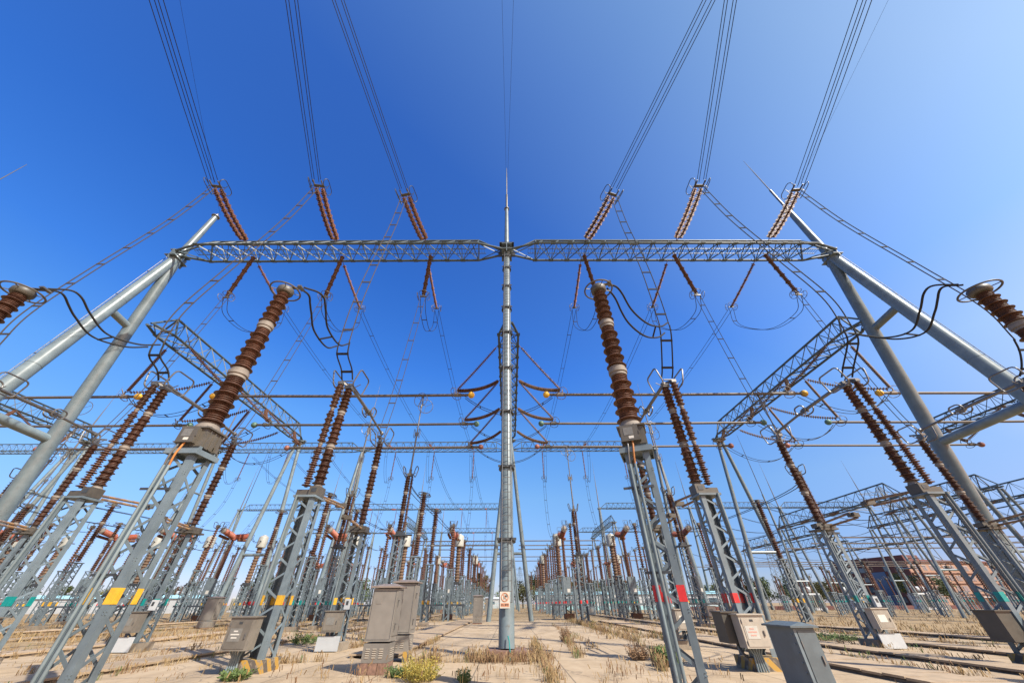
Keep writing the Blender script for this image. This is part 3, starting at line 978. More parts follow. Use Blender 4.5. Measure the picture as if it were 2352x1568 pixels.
# central mast of the first gantry
NB = (15.95, 0.25)
mast = a_frame(-0.12, NB, (19.3, 26.9), (23.6, 0.25), (0.285, 0.27), 'tall central grey pipe mast with ladder and a no-climbing sign',
               spire=(33.4, 36.2, 42.2), ladder=None, brace=())
mast_p0, mast_p1 = V((0, 0, 0.25)), V((0, 19.3 - 15.95, 26.9))
dirm = (mast_p1 - mast_p0).normalized()
offv = V((0, -1, 0)) - dirm * V((0, -1, 0)).dot(dirm); offv.normalize()
lad, br = ladder_mb(mast_p0 + dirm * 1.25, mast_p1, 0.40, offv, 0.285 + 0.14, 0.33)
lo = lad.build('ladder', 'galv', mast)
brk = MB()
for zt in (3.6, 6.7, 9.8, 12.9, 16.0, 18.6, 21.2, 23.8, 25.6):
    c = mast_p0 + dirm * (zt - 0.25)
    rr = 0.285 - 0.015 * zt / 27
    brk.lathe([(rr, -0.03), (rr + 0.10, -0.03), (rr + 0.10, 0.03), (rr, 0.03)], 24, c, dirm)
    brk.bar(c + V((-rr - 0.12, 0, 0)) + offv * (rr + 0.06), c + V((rr + 0.12, 0, 0)) + offv * (rr + 0.06), 0.09, 0.06)
    for k in (-1, 1):
        brk.bar(c + V((k * 0.22, 0, 0.02)) + offv * 0.2, c + V((k * 0.22, 0, 0.02)) + offv * 0.48, 0.06, 0.05)
brk.build('ladder_bracket', 'dark', mast, False)
MB().box((0, 0, 0.125), (1.35, 1.35, 0.25)).build('concrete_footing', 'brick', mast, False)
m = MB().lathe([(0.46, -0.04), (0.46, 0.1), (0.36, 0.11)], 28, (0, 0, 26.8)).box((0, 0, 0), (0, 0, 0)) if False else MB()
for k in range(8):
    a = k * PI / 4
    m.box((math.cos(a) * 0.4, 3.35 + math.sin(a) * 0.4, 26.6), (0.06, 0.06, 0.9))
m.box((0, 3.35, 26.2), (1.5, 0.06, 0.7)).box((0, 3.35, 27.08), (1.3, 1.3, 0.06))
m.build('joint_collar', 'dark', mast, False)
# the earthing strap at its foot
MB().tube([(0.05, -0.33, 0.62), (0.09, -0.40, 0.5), (0.11, -0.47, 0.3), (0.12, -0.72, 0.26), (0.12, -0.74, 0.0)], 0.02, 6).build('earthing_strap', MT['green'], mast)

a_frame(-30, (15.9, 0.2), (19.75, 26.9), (22.6, 0.2), (0.45, 0.37), 'pale grey A-frame column lit by the sun at the cabinet end of the gantry', spire=(33.0, 33.4, 33.6), ladder=(-1, 0, 0), brace=((0.38, 0.37), (0.71, 0.70)))
a_frame(30, (15.8, 0.2), (20.35, 27.4), (24.9, 0.2), (0.47, 0.39), 'shaded green-grey A-frame column with long lightning rod, brick building end', spire=(34.5, 38.8, 46.0), ladder=(1, 0, 0), brace=((0.38, 0.37), (0.71, 0.70)))
truss('gantry_beam', (-29.6, YG, ZB), (-0.5, YG, ZB), 0.95, 1.65, 17, walkway=True, label='horizontal lattice beam between central mast and sunlit A-frame', group='main gantry beams')
truss('gantry_beam', (0.3, YG, ZB), (29.7, YG + 0.4, ZB + 0.25), 0.95, 1.65, 17, walkway=True, label='horizontal lattice beam between central mast and shaded A-frame', group='main gantry beams')

# the sign on the mast
sg_c = mast_p0 + dirm * 1.32 + offv * 0.47
sign = empty('warning_sign', V((-0.12, 15.95, 0)) + sg_c + V((-0.06, 0, 0)), 0, 'square white no-climbing sign with red circle on the mast ladder', 'sign')
tilt = math.atan2(dirm.y, dirm.z)
sign.rotation_euler = (-tilt, 0, 0)
sign.scale = (0.88, 0.88, 0.88)
MB().box((0, 0, 0), (0.42, 0.02, 0.56)).build('board', mat('sign_board', (0.50, 0.455, 0.375), 0.6, var=0.08, scale=8), sign, False)
MB().ring((0, -0.014, 0.09), 0.14, 0.017, (0, 1, 0), 36, 6).bar((-0.1, -0.014, 0.19), (0.1, -0.014, -0.01), 0.028, 0.006, (1, 0, 1)).build('prohibition_ring', 'orangetext', sign)
m = MB()
m.bar((-0.055, -0.012, 0.17), (-0.055, -0.012, 0.0), 0.012, 0.004, (1, 0, 0)).bar((-0.005, -0.012, 0.13), (-0.005, -0.012, 0.0), 0.012, 0.004, (1, 0, 0))
for z in (0.17, 0.13, 0.09, 0.05):
    m.bar((-0.06, -0.012, z), (0.0, -0.012, z), 0.01, 0.004, (0, 0, 1))
m.bar((0.0, -0.012, 0.12), (0.07, -0.012, 0.10), 0.035, 0.004, (0, 0, 1)).bar((0.06, -0.012, 0.1), (0.09, -0.012, 0.145), 0.03, 0.004, (1, 0, 0)).bar((0.02, -0.012, 0.1), (0.05, -0.012, 0.03), 0.022, 0.004, (1, 0, 0)).bar((0.05, -0.012, 0.03), (0.045, -0.012, -0.03), 0.02, 0.004, (1, 0, 0))
m.lathe([(0.02, 0), (0.02, 0.004)], 12, (0.045, -0.010, 0.15), (0, -1, 0))
m.build('pictogram', 'blacktext', sign, False)
MB().box((0, -0.012, -0.17), (0.34, 0.006, 0.12)).build('caption_strip', 'orangetext', sign, False)


def text(body, size, m_, parent, loc, rot=(PI / 2, 0, 0), name='lettering'):
    c = bpy.data.curves.new(name, 'FONT')
    c.body = body; c.size = size; c.align_x = 'CENTER'; c.align_y = 'CENTER'; c.extrude = 0.001
    o = bpy.data.objects.new(name, c)
    c.materials.append(MT[m_])
    COL.objects.link(o)
    bpy.context.view_layer.update()
    me = bpy.data.meshes.new_from_object(o.evaluated_get(bpy.context.evaluated_depsgraph_get()))
    bpy.data.objects.remove(o)
    o = bpy.data.objects.new(name, me)
    COL.objects.link(o)
    o.parent = parent; o.location = loc; o.rotation_euler = rot
    return o


text('禁止攀登', 0.082, 'blacktext', sign, (0, -0.018, -0.172))

# ------------------------------------------------------------------ busbar gantries (beams running away from the camera)
ZD = 20.15


def bus_gantry(x, y0, y1, lod=0, label='', label2='', group='', zb=ZD, n=13, ends=(False, True)):
    truss('gantry_beam', (x, y0, zb), (x, y1, zb), 0.85, 1.9, n, lod, taper=1.6, label=label, group='beams above the busbars')
    for e, yy in zip(ends, (y0 + 0.4, y1 - 0.3)):
        if not e: continue
        r = empty('gantry_column', (x, yy, 0), 0, label2, 'gantry column', 'busbar gantry columns')
        for s in (-1, 1):
            MB().tube([(s * 2.3, 0, 0), (s * 0.28, 0, zb - 0.35)], [0.27, 0.22], 18 if lod == 0 else 8).build('leg', 'pipe', r)
        MB().tube([(-1.68, 0, 6.2), (1.68, 0, 6.2)], 0.16, 12).build('cross_brace', 'pipe', r)
        MB().lathe([(0.4, -0.32), (0.85, -0.3), (0.85, -0.22), (0.3, -0.2)], 14, (0, 0, zb)).box((0, 0, zb - 0.12), (1.9, 0.5, 0.14)).build('head_plate', 'steel', r, False)


SIDE = {-30: 'beside the sunlit A-frame', 0: 'behind the central mast', 30: 'beside the shaded A-frame', -60: 'at the outer cabinet side', 60: 'at the outer building side'}
for x in (-60, -30, 0, 30, 60):
    bus_gantry(x, 21.6, 47.4, 0, 'lattice beam above the near busbars ' + SIDE[x], 'splayed two-leg pipe column carrying the busbar beam ' + SIDE[x])
    if abs(x) != 60:
        bus_gantry(x, 109, 140, 1, 'distant lattice beam above the far busbars ' + SIDE[x], 'distant splayed pipe column under the far busbar beam ' + SIDE[x], n=14, ends=(True, True))


# far transverse gantries
def far_gantry(y, x0, x1, tag_, zb=26.55, step=30.0):
    xs_ = []
    x = x0
    k = 0
    while x < x1 - 1:
        truss('gantry_beam', (x + 0.4, y, zb), (x + step - 0.4, y, zb), 0.95, 1.7, 16, 1,
              label='%s beam of the %s' % (ORD[k] + ' lattice', tag_), group='beams of the ' + tag_)
        xs_.append(x)
        x += step
        k += 1
    xs_.append(x)
    for i, x in enumerate(xs_):
        r = empty('gantry_column', (x, y, 0), 0, '%s pipe A-frame column of the %s' % (ORD[i], tag_), 'gantry column', 'columns of the ' + tag_)
        for s in (-1, 1):
            MB().tube([(0, s * 3.8, 0), (0, s * 0.25, zb + 0.2)], [0.36, 0.28], 12).build('leg', 'pipe', r)
        for z in (9.5, 18.5):
            q = 3.8 - 3.55 * z / zb
            MB().tube([(0, -q, z), (0, q, z)], 0.18, 8).build('cross_brace', 'pipe', r)
        MB().box((0, 0, zb), (0.9, 1.4, 0.5)).build('head_plate', 'steel', r, False)
        MB().tube([(0, 0, zb), (0, 0, zb + 7), (0, 0, zb + 10), (0, 0, zb + 15.5)], [0.17, 0.12, 0.06, 0.02], 8).build('lightning_rod', 'galv', r)
        if i % 2 == 0:
            lm, br = ladder_mb((0, -3.8, 0.5), (0, -0.3, zb), 0.45, (0, -1, 0), 0.5, 0.5, r=0.03)
            lm.build('ladder', 'galv', r)


far_gantry(69, -120, 30, 'second gantry row beyond the busbars')
far_gantry(124, -90, 0, 'third gantry row, cabinet side')
far_gantry(124, 30, 120, 'third gantry row, building side')
far_gantry(171, -90, 0, 'fourth gantry row, cabinet side')
far_gantry(171, 30, 90, 'fourth gantry row, building side')
far_gantry(211, -60, 0, 'fifth gantry row far behind')


# ------------------------------------------------------------------ insulator strings
def string_mb(L, n, rb, rc=0.05, seg=14, big=0, sag=0.0):
    """cap-and-pin string hanging along -z from the origin; every (big)th disc wider"""
    prof = [(0.025, 0), (0.025, 0.3), (rc, 0.3)]
    st = (L - 0.5) / n
    for i in range(n):
        z = 0.32 + i * st
        r = rb * (1.3 if big and i % big == 0 else 1.0)
        prof += [(rc, z), (rc * 1.25, z + st * 0.30), (r * 0.75, z + st * 0.42), (r, z + st * 0.6), (r * 0.96, z + st * 0.68), (rc, z + st * 0.74)]
    prof += [(rc, L - 0.18), (0.025, L - 0.16), (0.025, L)]
    return prof


def bend(mb, fn):
    mb.v = [tuple(fn(V(p))) for p in mb.v]
    return mb


def strain_string(a, b, label, group, double=True, n=30, rb=0.145, sagk=0.03, matn='string', rings=True, seg=14, big=0, gap=0.28, ring_r=0.45):
    """insulator string from anchor a to end b with sag"""
    a, b = V(a), V(b)
    d = b - a; L = d.length
    ax = d.normalized()
    sd = ax.cross(V((0, 0, 1))); sd = sd.normalized() if sd.length > 0.15 else V((1, 0, 0))
    upv = sd.cross(ax).normalized()
    r = empty('insulator_string', a, 0, label, 'insulator string', group)
    for s in ((-1, 1) if double else (0,)):
        m = MB().lathe(string_mb(L, n, rb, seg=seg, big=big), seg, (0, 0, 0), ax)

        def fn(p, s=s):
            t = max(0, min(1, p.dot(ax) / L))
            k = min(1.0, t * 8) if s else 0
            return p + sd * (s * gap * k) - upv * (4 * sagk * L * t * (1 - t))
        bend(m, fn).build('insulator', matn, r)
    e = d
    if rings:
        if double:
            m = MB().box(e - ax * 0.06, (0.12, 0.12, 0.08)).bar(e - sd * 0.36, e + sd * 0.36, 0.22, 0.05, tuple(ax))
            for s in (-1, 1):
                m.bar(e + sd * (0.3 * s), e + sd * (0.3 * s) + ax * 0.45, 0.1, 0.06)
            m.build('yoke_plate', 'tank', r, False)
            for s in (-1, 1):
                q = MB()
                c = e + sd * (0.62 * s) - ax * 0.05
                q.loop(c, 0.62, 0.30, ax, (upv + sd * (0.35 * s)), 0.028, 0.28)
                q.bar(c - upv * 0.28, c + upv * 0.28, 0.03, 0.03); q.bar(c, e + sd * (0.3 * s), 0.04, 0.03)
                q.build('grading_ring', 'dark', r)
        else:
            m = MB().box(e, (0.5, 0.1, 0.1)).box(e - ax * 0.1, (0.14, 0.14, 0.14))
            m.build('yoke_plate', 'tank', r, False)
            q = MB().ring(e + sd * 0.42 + V((0, 0, 0.0)), ring_r * 0.72, 0.02, (sd + ax * 0.2), 22).ring(e - sd * 0.42, ring_r * 0.72, 0.02, (sd - ax * 0.2), 22).ring(e - ax * 0.35, ring_r * 0.8, 0.022, ax, 22)
            for s in (-1, 1):
                for k in range(3):
                    an = k * 2.1
                    q.bar(e + sd * (0.42 * s), e + sd * (0.42 * s) + (upv * math.cos(an) + ax * math.sin(an)) * ring_r * 0.72, 0.018, 0.018)
            q.build('grading_ring', 'tank', r)
    return r


def catenary(a, b, sag, n=18):
    a, b = V(a), V(b)
    return [a + (b - a) * (i / n) - V((0, 0, 4 * sag * (i / n) * (1 - i / n))) for i in range(n + 1)]


def smooth(pts, n=8):
    """Catmull-Rom through control points"""
    P = [V(p) for p in pts]
    P = [P[0] * 2 - P[1]] + P + [P[-1] * 2 - P[-2]]
    o = []
    for i in range(1, len(P) - 2):
        for k in range(n):
            t = k / n
            a, b, c, d = P[i - 1], P[i], P[i + 1], P[i + 2]
            o.append(0.5 * ((2 * b) + (c - a) * t + (2 * a - 5 * b + 4 * c - d) * t * t + (3 * b - a - 3 * c + d) * t ** 3))
    o.append(P[-2])
    return o


def twin(path, sep, r, label, group, spacers=6, name='twin_conductor', matn='wire', cat='conductor', sr=None, taper=False):
    """two parallel wires with spacer bars along a path"""
    path = [V(p) for p in path]
    root = empty(name, path[0], 0, label, cat, group)
    o = path[0]
    sep = V(sep)
    for s in (-1, 1):
        MB().tube([p - o + sep * s * (min(1.0, 0.3 + 2.5 * i_ / len(path)) if taper else 1.0) for i_, p in enumerate(path)], r, 6).build('wire', matn, root)
    L = [0]
    for i in range(1, len(path)):
        L.append(L[-1] + (path[i] - path[i - 1]).length)
    for k in range(spacers):
        t = L[-1] * (k + 0.6) / spacers
        for i in range(1, len(path)):
            if L[i] >= t:
                f = (t - L[i - 1]) / max(1e-6, L[i] - L[i - 1])
                c = path[i - 1] + (path[i] - path[i - 1]) * f - o
                dd = (path[i] - path[i - 1]).normalized()
                MB().bar(c - sep * 1.12, c + sep * 1.12, (sr or r * 3), r * 1.6, tuple(dd)).build('spacer', matn, root, False)
                break
    return root


PHX = [-23.0, -15.1, -7.25, 6.8, 14.8, 22.9]
PNAME = ['outer phase near the sunlit A-frame', 'middle phase, cabinet side', 'phase next to the mast, cabinet side',
         'phase next to the mast, building side', 'middle phase, building side', 'outer phase near the shaded A-frame']
END = [(-22.35, 13.35, 26.95), (-14.5, 13.35, 26.95), (-8.0, 14.05, 26.85), (8.2, 14.1, 26.85), (14.75, 13.5, 26.95), (22.6, 13.95, 27.1)]
TOP0 = [(-18.58, 3.19, 27), (-11.39, 3.21, 27), (-9.03, 3.22, 27), (10.89, 3.29, 27), (11.89, 3.29, 27), (19.19, 3.32, 27)]
for i, x in enumerate(PHX):
    a = V((x, 18.3, 26.7)); e = V(END[i])
    strain_string(a, e, 'double string of red-brown discs above the beam, ' + PNAME[i], 'double strain strings', True, 30, 0.172, 0.045, big=3, gap=0.23)
    # four-wire bundle going up and back over the viewer
    d = (V(TOP0[i]) - e); d /= -d.y
    far = e + d * 60
    far.z = 33
    r = empty('conductor_bundle', e, 0, 'bundle of four black line wires overhead, ' + PNAME[i], 'conductors', 'incoming line bundles')
    for k, (dx, dz) in enumerate(((-0.22, 0.22), (0.22, 0.22), (-0.22, -0.22), (0.22, -0.22))):
        st = V((dx * 1.1, -0.4, dz * 0.9)); en = far - e + V((dx, 0, dz))
        MB().tube([st + (en - st) * (j / 12) - V((0, 0, 4 * 1.6 * (j / 12) * (1 - j / 12))) for j in range(13)], 0.021, 5).build('wire', 'wire', r)

# earth wires to the spires
for a, b, lab in (((-0.12, 19.3, 36.4), (-1.4, -60, 42), 'single thin earth wire rising from the central mast rod'), ((-0.12, 19.3, 33.6), (2.9, -60, 40), 'second thin earth wire leaving the central mast collar'),
                  ((-29.7, 19.75, 33.4), (-10.0, -22, 37), 'thin earth wire above the sunlit A-frame'), ((29.8, 20.35, 34.8), (22.0, -26, 38), 'thin earth wire above the shaded A-frame')):
    pts = catenary(a, b, 0.6, 14)
    o = MB().tube([p - pts[0] for p in pts], 0.009, 4).build('earth_wire', 'wire', None, True, pts[0])
    tag(o, lab, 'wire', 'earth wires')

# strings hanging below the first beam and strings pulled away towards the second gantry
for i, x in enumerate(PHX):
    x2 = x + (0.35 if x < 0 else -0.05)
    ya = 19.35
    strain_string((x2, ya, 26.35), (x2 + (0.1 if x < 0 else 0.35), ya - 0.05, 20.95), 'single hanging insulator string under the beam, ' + PNAME[i], 'hanging strings under the main beam', False, 28, 0.155, 0.0, 'brown', big=5)
    x3 = x - (0.15 if x < 0 else 0.1)
    e = V((x3 + 0.05, 25.55, 25.5))
    strain_string((x3, 20.35, 26.5), e, 'slanting insulator string pulled towards the second gantry, ' + PNAME[i], 'strings pulled to the second gantry', False, 30, 0.13, 0.012, 'string', big=5, gap=0)
    # span to the second gantry
    far = V((x3, 63.4, 25.7))
    twin(catenary(e + V((0, 0.2, -0.1)), far, 0.9, 16), (0.2, 0, 0), 0.02, 'twin span of wires between gantries, ' + PNAME[i], 'twin spans to the second gantry', 6)
    strain_string((x3, 68.2, 26.5), far, 'red insulator string on the second gantry, ' + PNAME[i], 'strings on the second gantry', False, 24, 0.16, 0.02, 'red', seg=10)
    # loop between the two string ends
    hb = V((x2 + (0.1 if x < 0 else 0.35), ya - 0.05, 20.85))
    mid = (hb + e) / 2
    twin(smooth([hb, hb + V((0, 0.9, -1.0)), mid + V((0, 0.6, -2.7)), e + V((0, 0.25, -2.2)), e + V((0, 0.1, -0.15))], 6), (0.2, 0, 0), 0.022, 'twin jumper loop joining hanging and slanting strings, ' + PNAME[i], 'twin jumper loops', 3)
    # dropper to the post of that phase
    px = (-23.6, -15.7, -7.35, 7.25, 15.4, 23.5)[i]
    pb = V((px, 18.7, 9.1))
    twin(smooth([hb, hb + (pb - hb) * 0.3 + V((0, 0.15, 0)), hb + (pb - hb) * 0.7 + V((0, 0.25, 0)), pb + V((0, 0.3, 1.2)), pb]), (0.2, 0, 0), 0.02, 'twin dropper from hanging string down to post insulator, ' + PNAME[i], 'twin droppers to the posts', 7, matn='lwire' if x < 0 else 'wire')

# ------------------------------------------------------------------ near equipment
PX = [-23.6, -15.7, -7.35, 7.2, 15.4, 23.5]
BAND = ['redp', 'green', 'yellow', 'redp', 'green', 'yellow']
BN = {'redp': 'red', 'green': 'teal', 'yellow': 'yellow'}
SIDEN = ['cabinet side', 'cabinet side', 'cabinet side', 'building side', 'building side', 'building side']
POSN = ['third', 'second', 'first', 'first', 'second', 'third']
for x, y, c, rz, lab in ((-16.0, 7.85, 'green', 0.0, 'huge brown ribbed voltage transformer cut by the frame edge, sunlit side'),
                      (-7.35, 7.85, 'yellow', 0.0, 'huge brown ribbed voltage transformer on yellow-banded lattice column'),
                      (2.97, 7.85, 'redp', -0.38, 'huge brown ribbed voltage transformer on red-banded lattice column'),
                      (15.7, 8.0, 'green', 0.0, 'huge brown ribbed voltage transformer cut by the frame edge, shaded side')):
    t = make_transformer(c)
    t.location = (x, y, 0)
    t.rotation_euler = (0, 0, rz)
    if abs(x) > 10:
        t.scale = (1.15, 1.15, 1.0)
    tag(t, lab, 'voltage transformer', 'ribbed voltage transformers')
BOX = [None, (1, 'taupebox'), (-1, 'taupebox'), (-1, 'cream'), (1, 'cream'), None]
for i, x in enumerate(PX):
    t = make_disconnector(BAND[i], -1 if x < 0 else 1, BOX[i], panel=(i in (1, 4)), rear=(i >= 3))
    t.location = (x, 13.4, 0)
    tag(t, '%s-banded disconnector with two insulator stacks and long arm, %s from the mast, %s' % (BN[BAND[i]], POSN[i], SIDEN[i]), 'disconnector', 'disconnectors before the gantry')
    t = make_post(BAND[i], {1: 'taupebox', 2: 'taupebox', 3: 'cream', 4: 'cream'}.get(i, None), panel=(i in (1, 2, 4)))
    t.location = (x, 18.9, 0)
    tag(t, '%s-banded post insulator receiving a disconnector arm, %s from the mast, %s' % (BN[BAND[i]], POSN[i], SIDEN[i]), 'post insulator', 'posts receiving the disconnector arms')

# droppers from the line strings to the disconnectors, and cables to the transformers
TJ = [(-23.6, 12.4, 10.9), (-15.7, 12.1, 10.75), (-7.35, 12.05, 10.75), (7.2, 12.0, 11.6), (15.4, 11.9, 11.2), (23.5, 12.4, 11.0)]
for i, x in enumerate(PX):
    e = V(END[i]); t = V(TJ[i]); d = V((x, 13.3, 9.6))
    pth = smooth([e + V((0, -0.1, -0.3)), e + (t - e) * 0.3 + V((0, 0.0, -0.3)), e + (t - e) * 0.65 + V((0, -0.25, -0.2)), t + V((0, -0.12, 2.0)), t], 8)
    twin(pth, (0.22, 0.0, 0.0), 0.026, 'broad twin dropper from line string to disconnector head, ' + PNAME[i], 'twin droppers to the disconnectors', 9, matn='lwire' if x < 0 else 'wire', sr=0.08)
    twin(smooth([t + V((0, 0, 0.05)), t + V((0, 0.2, -0.5)), d + V((0, -0.35, 0.35)), d]), (0.24, 0, 0), 0.034, 'short thick twin tail onto disconnector head, ' + PNAME[i], 'short tails onto the disconnectors', 2)
for pts, lab, pd in (([(-6.96, 7.95, 9.95), (-6.7, 8.35, 10.0), (-6.85, 9.0, 9.9), (-7.1, 9.9, 9.75), (-7.25, 11.2, 9.95), (-7.35, 12.0, 10.6)], 'yellow-banded', (0.24, 0, 0.06)),
                     ([(-15.6, 7.95, 9.95), (-15.35, 8.35, 10.15), (-15.55, 9.2, 9.9), (-15.75, 10.2, 9.75), (-15.75, 11.3, 10.1), (-15.7, 12.0, 10.6)], 'teal-banded sunlit', (0.24, 0, 0.06)),
                     ([(3.35, 7.95, 9.95), (3.75, 8.3, 9.95), (4.3, 9.0, 9.55), (5.2, 9.9, 9.65), (6.3, 11.0, 10.45), (7.2, 11.95, 11.45)], 'red-banded', (0.06, -0.14, 0.18)),
                     ([(15.25, 7.95, 9.95), (14.95, 8.35, 10.2), (15.3, 9.2, 9.9), (15.8, 10.2, 9.75), (15.9, 11.2, 10.2), (15.5, 11.9, 11.0)], 'teal-banded shaded', (0.24, 0, -0.04))):
    twin(smooth(pts, 10), pd, 0.034, 'thick drooping twin cable from the %s voltage transformer' % lab, 'transformer cables', 1, matn='wire', sr=0.04, taper=True)


# ------------------------------------------------------------------ busbars with their V-strings
BUSY = [(27.2, 'yellow', 'first'), (33.4, 'green', 'second'), (40.0, 'redp', 'third')]
ZBUS = 16.4
HANG = {27.2: (24.7, 30.75), 33.4: (30.75, 37.1), 40.0: (37.1, 43.8)}
BAYS = [(-60, -30, 'outer cabinet-side bay'), (-30, 0, 'cabinet-side bay'), (0, 30, 'building-side bay'), (30, 60, 'outer building-side bay')]
GAPX = 3.6
for y, c, nm in BUSY:
    for x0, x1, bn in BAYS:
        r = empty('busbar', (x0 + GAPX, y, ZBUS), 0, '%s aluminium tube busbar from the camera, %s end balls, %s' % (nm, BN[c] if c != 'redp' else 'reddish', bn), 'busbar', 'near busbars')
        L = x1 - x0 - 2 * GAPX
        MB().tube([(0, 0, 0), (L * 0.5, 0, -0.06), (L, 0, 0)], 0.125, 16).build('tube', 'alu', r)
        for k, xx in ((-1, 0), (1, L)):
            bm = {'yellow': 'yellow', 'green': 'green2', 'redp': 'redball'}[c]
            if bm not in MT:
                MT['green2'] = mat('faded_green_paint', (0.10, 0.20, 0.15), 0.5, var=0.15, scale=4)
                MT['redball'] = mat('faded_red_paint', (0.33, 0.12, 0.08), 0.5, var=0.2, scale=4)
            MB().lathe([(0.30 * math.sin(a * PI / 12), -0.30 * math.cos(a * PI / 12)) for a in range(13)], 20, (xx + k * 0.22, 0, 0)).build('end_ball', bm, r)
            m = MB().lathe([(0.17, -0.3), (0.17, 0.3)], 14, (xx - k * 1.0, 0, 0), (1, 0, 0)).ring((xx - k * 1.35, 0, 0.3), 0.42, 0.028, (0.6, 0.5, 0.6), 22).ring((xx - k * 1.1, 0, -0.1), 0.42, 0.028, (0.2, 0.4, 0.9), 22)
            m.bar((xx - k * 1.2, 0, 0.1), (xx - k * 1.3, 0, 0.55), 0.08, 0.08)
            m.build('clamp', 'tank' if c != 'yellow' else 'cement', r)
            # two insulator strings holding this end from the beam
            xb = x0 + 0.95 if k < 0 else x1 - 0.95
            e = V((x0 + GAPX + xx - k * 1.15, y, ZBUS + 0.45))
            wh = '%s end of the %s busbar, %s' % ('near the mast' if abs(x0 + GAPX + xx) < 10 else 'outer', nm, bn)
            for ya_, wd in zip(HANG[y], ('front', 'rear')):
                dy = ya_ - y
                strain_string((xb, ya_, ZD - 0.05), e, '%s brown string holding the %s' % (wd, wh), 'strings holding the busbars', False, 30, 0.15 if dy < 0 else 0.19, 0.012 if dy < 0 else 0.06, 'olive' if x0 >= 0 else 'brown', rings=False, seg=10)
    # flexible links across each gap
    for x in (-30, 0, 30):
        a = V((x - GAPX - 0.35, y, ZBUS - 0.2)); b = V((x + GAPX + 0.35, y, ZBUS - 0.2))
        twin(catenary(a, b, 1.7, 14), (0, 0.22, 0), 0.028, 'drooping flexible link joining the %s busbar %s' % (nm, SIDE[x]), 'busbar links', 3)
# far busbars
for y in (117, 127, 137):
    for x0, x1, bn in BAYS[1:3]:
        o = MB().tube([(0, 0, 0), (24, 0, 0)], 0.14, 8).build('busbar', 'alu', None, True, (x0 + 3, y, ZBUS))
        tag(o, 'distant tube busbar, %s of the far set, %s' % ({117: 'nearest', 127: 'middle', 137: 'farthest'}[y], bn), 'busbar', 'far busbars')
for y in (183, 202):
    o = MB().tube([(0, 0, 0), (130, 0, 0)], 0.16, 8).build('busbar', 'alu', None, True, (-60, y, 18.5))
    tag(o, 'very distant tube busbar on the skyline, %s' % ('front' if y == 183 else 'rear'), 'busbar', 'skyline busbars')

# ------------------------------------------------------------------ switches under the busbars
SW = [(-7.7, 27.2, 'yellow', None, 'first'), (-14.5, 33.4, 'green', None, 'second'), (-21.6, 40.0, 'redp', None, 'third'),
      (6.9, 40.0, 'redp', 'bluegrey', 'first'), (14.7, 33.4, 'green', 'cream', 'second'), (22.4, 27.2, 'yellow', None, 'third'),
      (-38.0, 27.2, 'yellow', None, 'fourth'), (-45.0, 33.4, 'green', None, 'fifth'), (-52.5, 40.0, 'redp', None, 'sixth')]
rc = make_ring_contact()
for i, (x, y, c, bx, nm) in enumerate(SW):
    t = make_bus_switch(c, bx)
    t.location = (x, y, 0)
    sd = 'cabinet side' if x < 0 else 'building side'
    tag(t, '%s-banded tall switch reaching up to a busbar, %s from the mast, %s' % (BN[c], nm, sd), 'disconnector', 'switches under the busbars')
    proto_place(rc, i == 0, (x, y, ZBUS - 0.1), 0.2 * (i % 3), 'pair of contact rings hung above the %s-banded busbar switch, %s from the mast, %s' % (BN[c], nm, sd), 'contact', 'ring contacts under the busbars')

# ------------------------------------------------------------------ rows of equipment beyond
PHASES = [(-7.6, 'yellow'), (-15.7, 'green'), (-23.6, 'redp'), (-37.6, 'yellow'), (-45.6, 'green'), (-53.6, 'redp'), (-67.5, 'yellow'), (-75.5, 'green'), (-83.5, 'redp'),
          (7.2, 'redp'), (15.4, 'green'), (23.6, 'yellow')]
protos = {}
JJ = {}


def row(kind, maker, y, xs_, cat, words, rowname, rz=0, dx=0):
    nl = nr = 0
    for x, c in xs_:
        if x < 0:
            nl += 1; k = nl; sd = 'cabinet side'
        else:
            nr += 1; k = nr; sd = 'building side'
        key = (kind, c)
        first = key not in protos
        if first:
            protos[key] = maker(c)
        lab = '%s%s, %s from the mast, %s, %s' % ('' if kind == 'far_post2' else BN[c] + '-banded ', words, ORD[k - 1], sd, rowname)
        proto_place(protos[key], first, (x + dx, y, 0), rz, lab, cat, words + 's of the ' + rowname)


L6 = [p for p in PHASES if -60 < p[0] < 60]
row('arrester', make_arrester, 31.6, [(-7.4, 'yellow'), (-15.6, 'green')], 'surge arrester', 'ringed surge arrester', 'row before the second busbar')
row('arrester', make_arrester, 38.2, [(-7.5, 'yellow'), (-15.6, 'green'), (-23.3, 'redp')], 'surge arrester', 'ringed surge arrester', 'row before the third busbar')
OUT = [(-37.6, 'yellow'), (-45.6, 'green'), (-53.6, 'redp'), (23.6, 'yellow')]
row('arrester', make_arrester, 35.0, OUT, 'surge arrester', 'ringed surge arrester', 'outer row under the busbars')
row('arrester', make_arrester, 44.5, OUT, 'surge arrester', 'ringed surge arrester', 'outer row by the busbar columns')
row('breaker', make_breaker, 53.0, PHASES, 'circuit breaker', 'T-shaped breaker', 'row behind the busbars')
FAR_OUT = [(-67.5, 'yellow'), (-75.5, 'green'), (-83.5, 'redp')]
for k, yy in enumerate((47.0, 57.5, 66.0, 77.0, 90.0)):
    row('far_post' if k % 2 else 'far_post2', (lambda c: make_far_post(c)) if k % 2 else (lambda c: make_far_post(c, 4.7, 9.3, 10, 18, 0.23, 0.11, False)), yy, FAR_OUT, 'post insulator', 'outermost post', ORD[k] + ' outermost row')
row('white_ct', make_white_ct, 59.5, PHASES, 'current transformer', 'white-headed transformer', 'row behind the breakers')
fp = lambda c: make_far_post(c)
fp2 = lambda c: make_far_post(c, 4.7, 9.3, 10, 18, 0.23, 0.11, False)
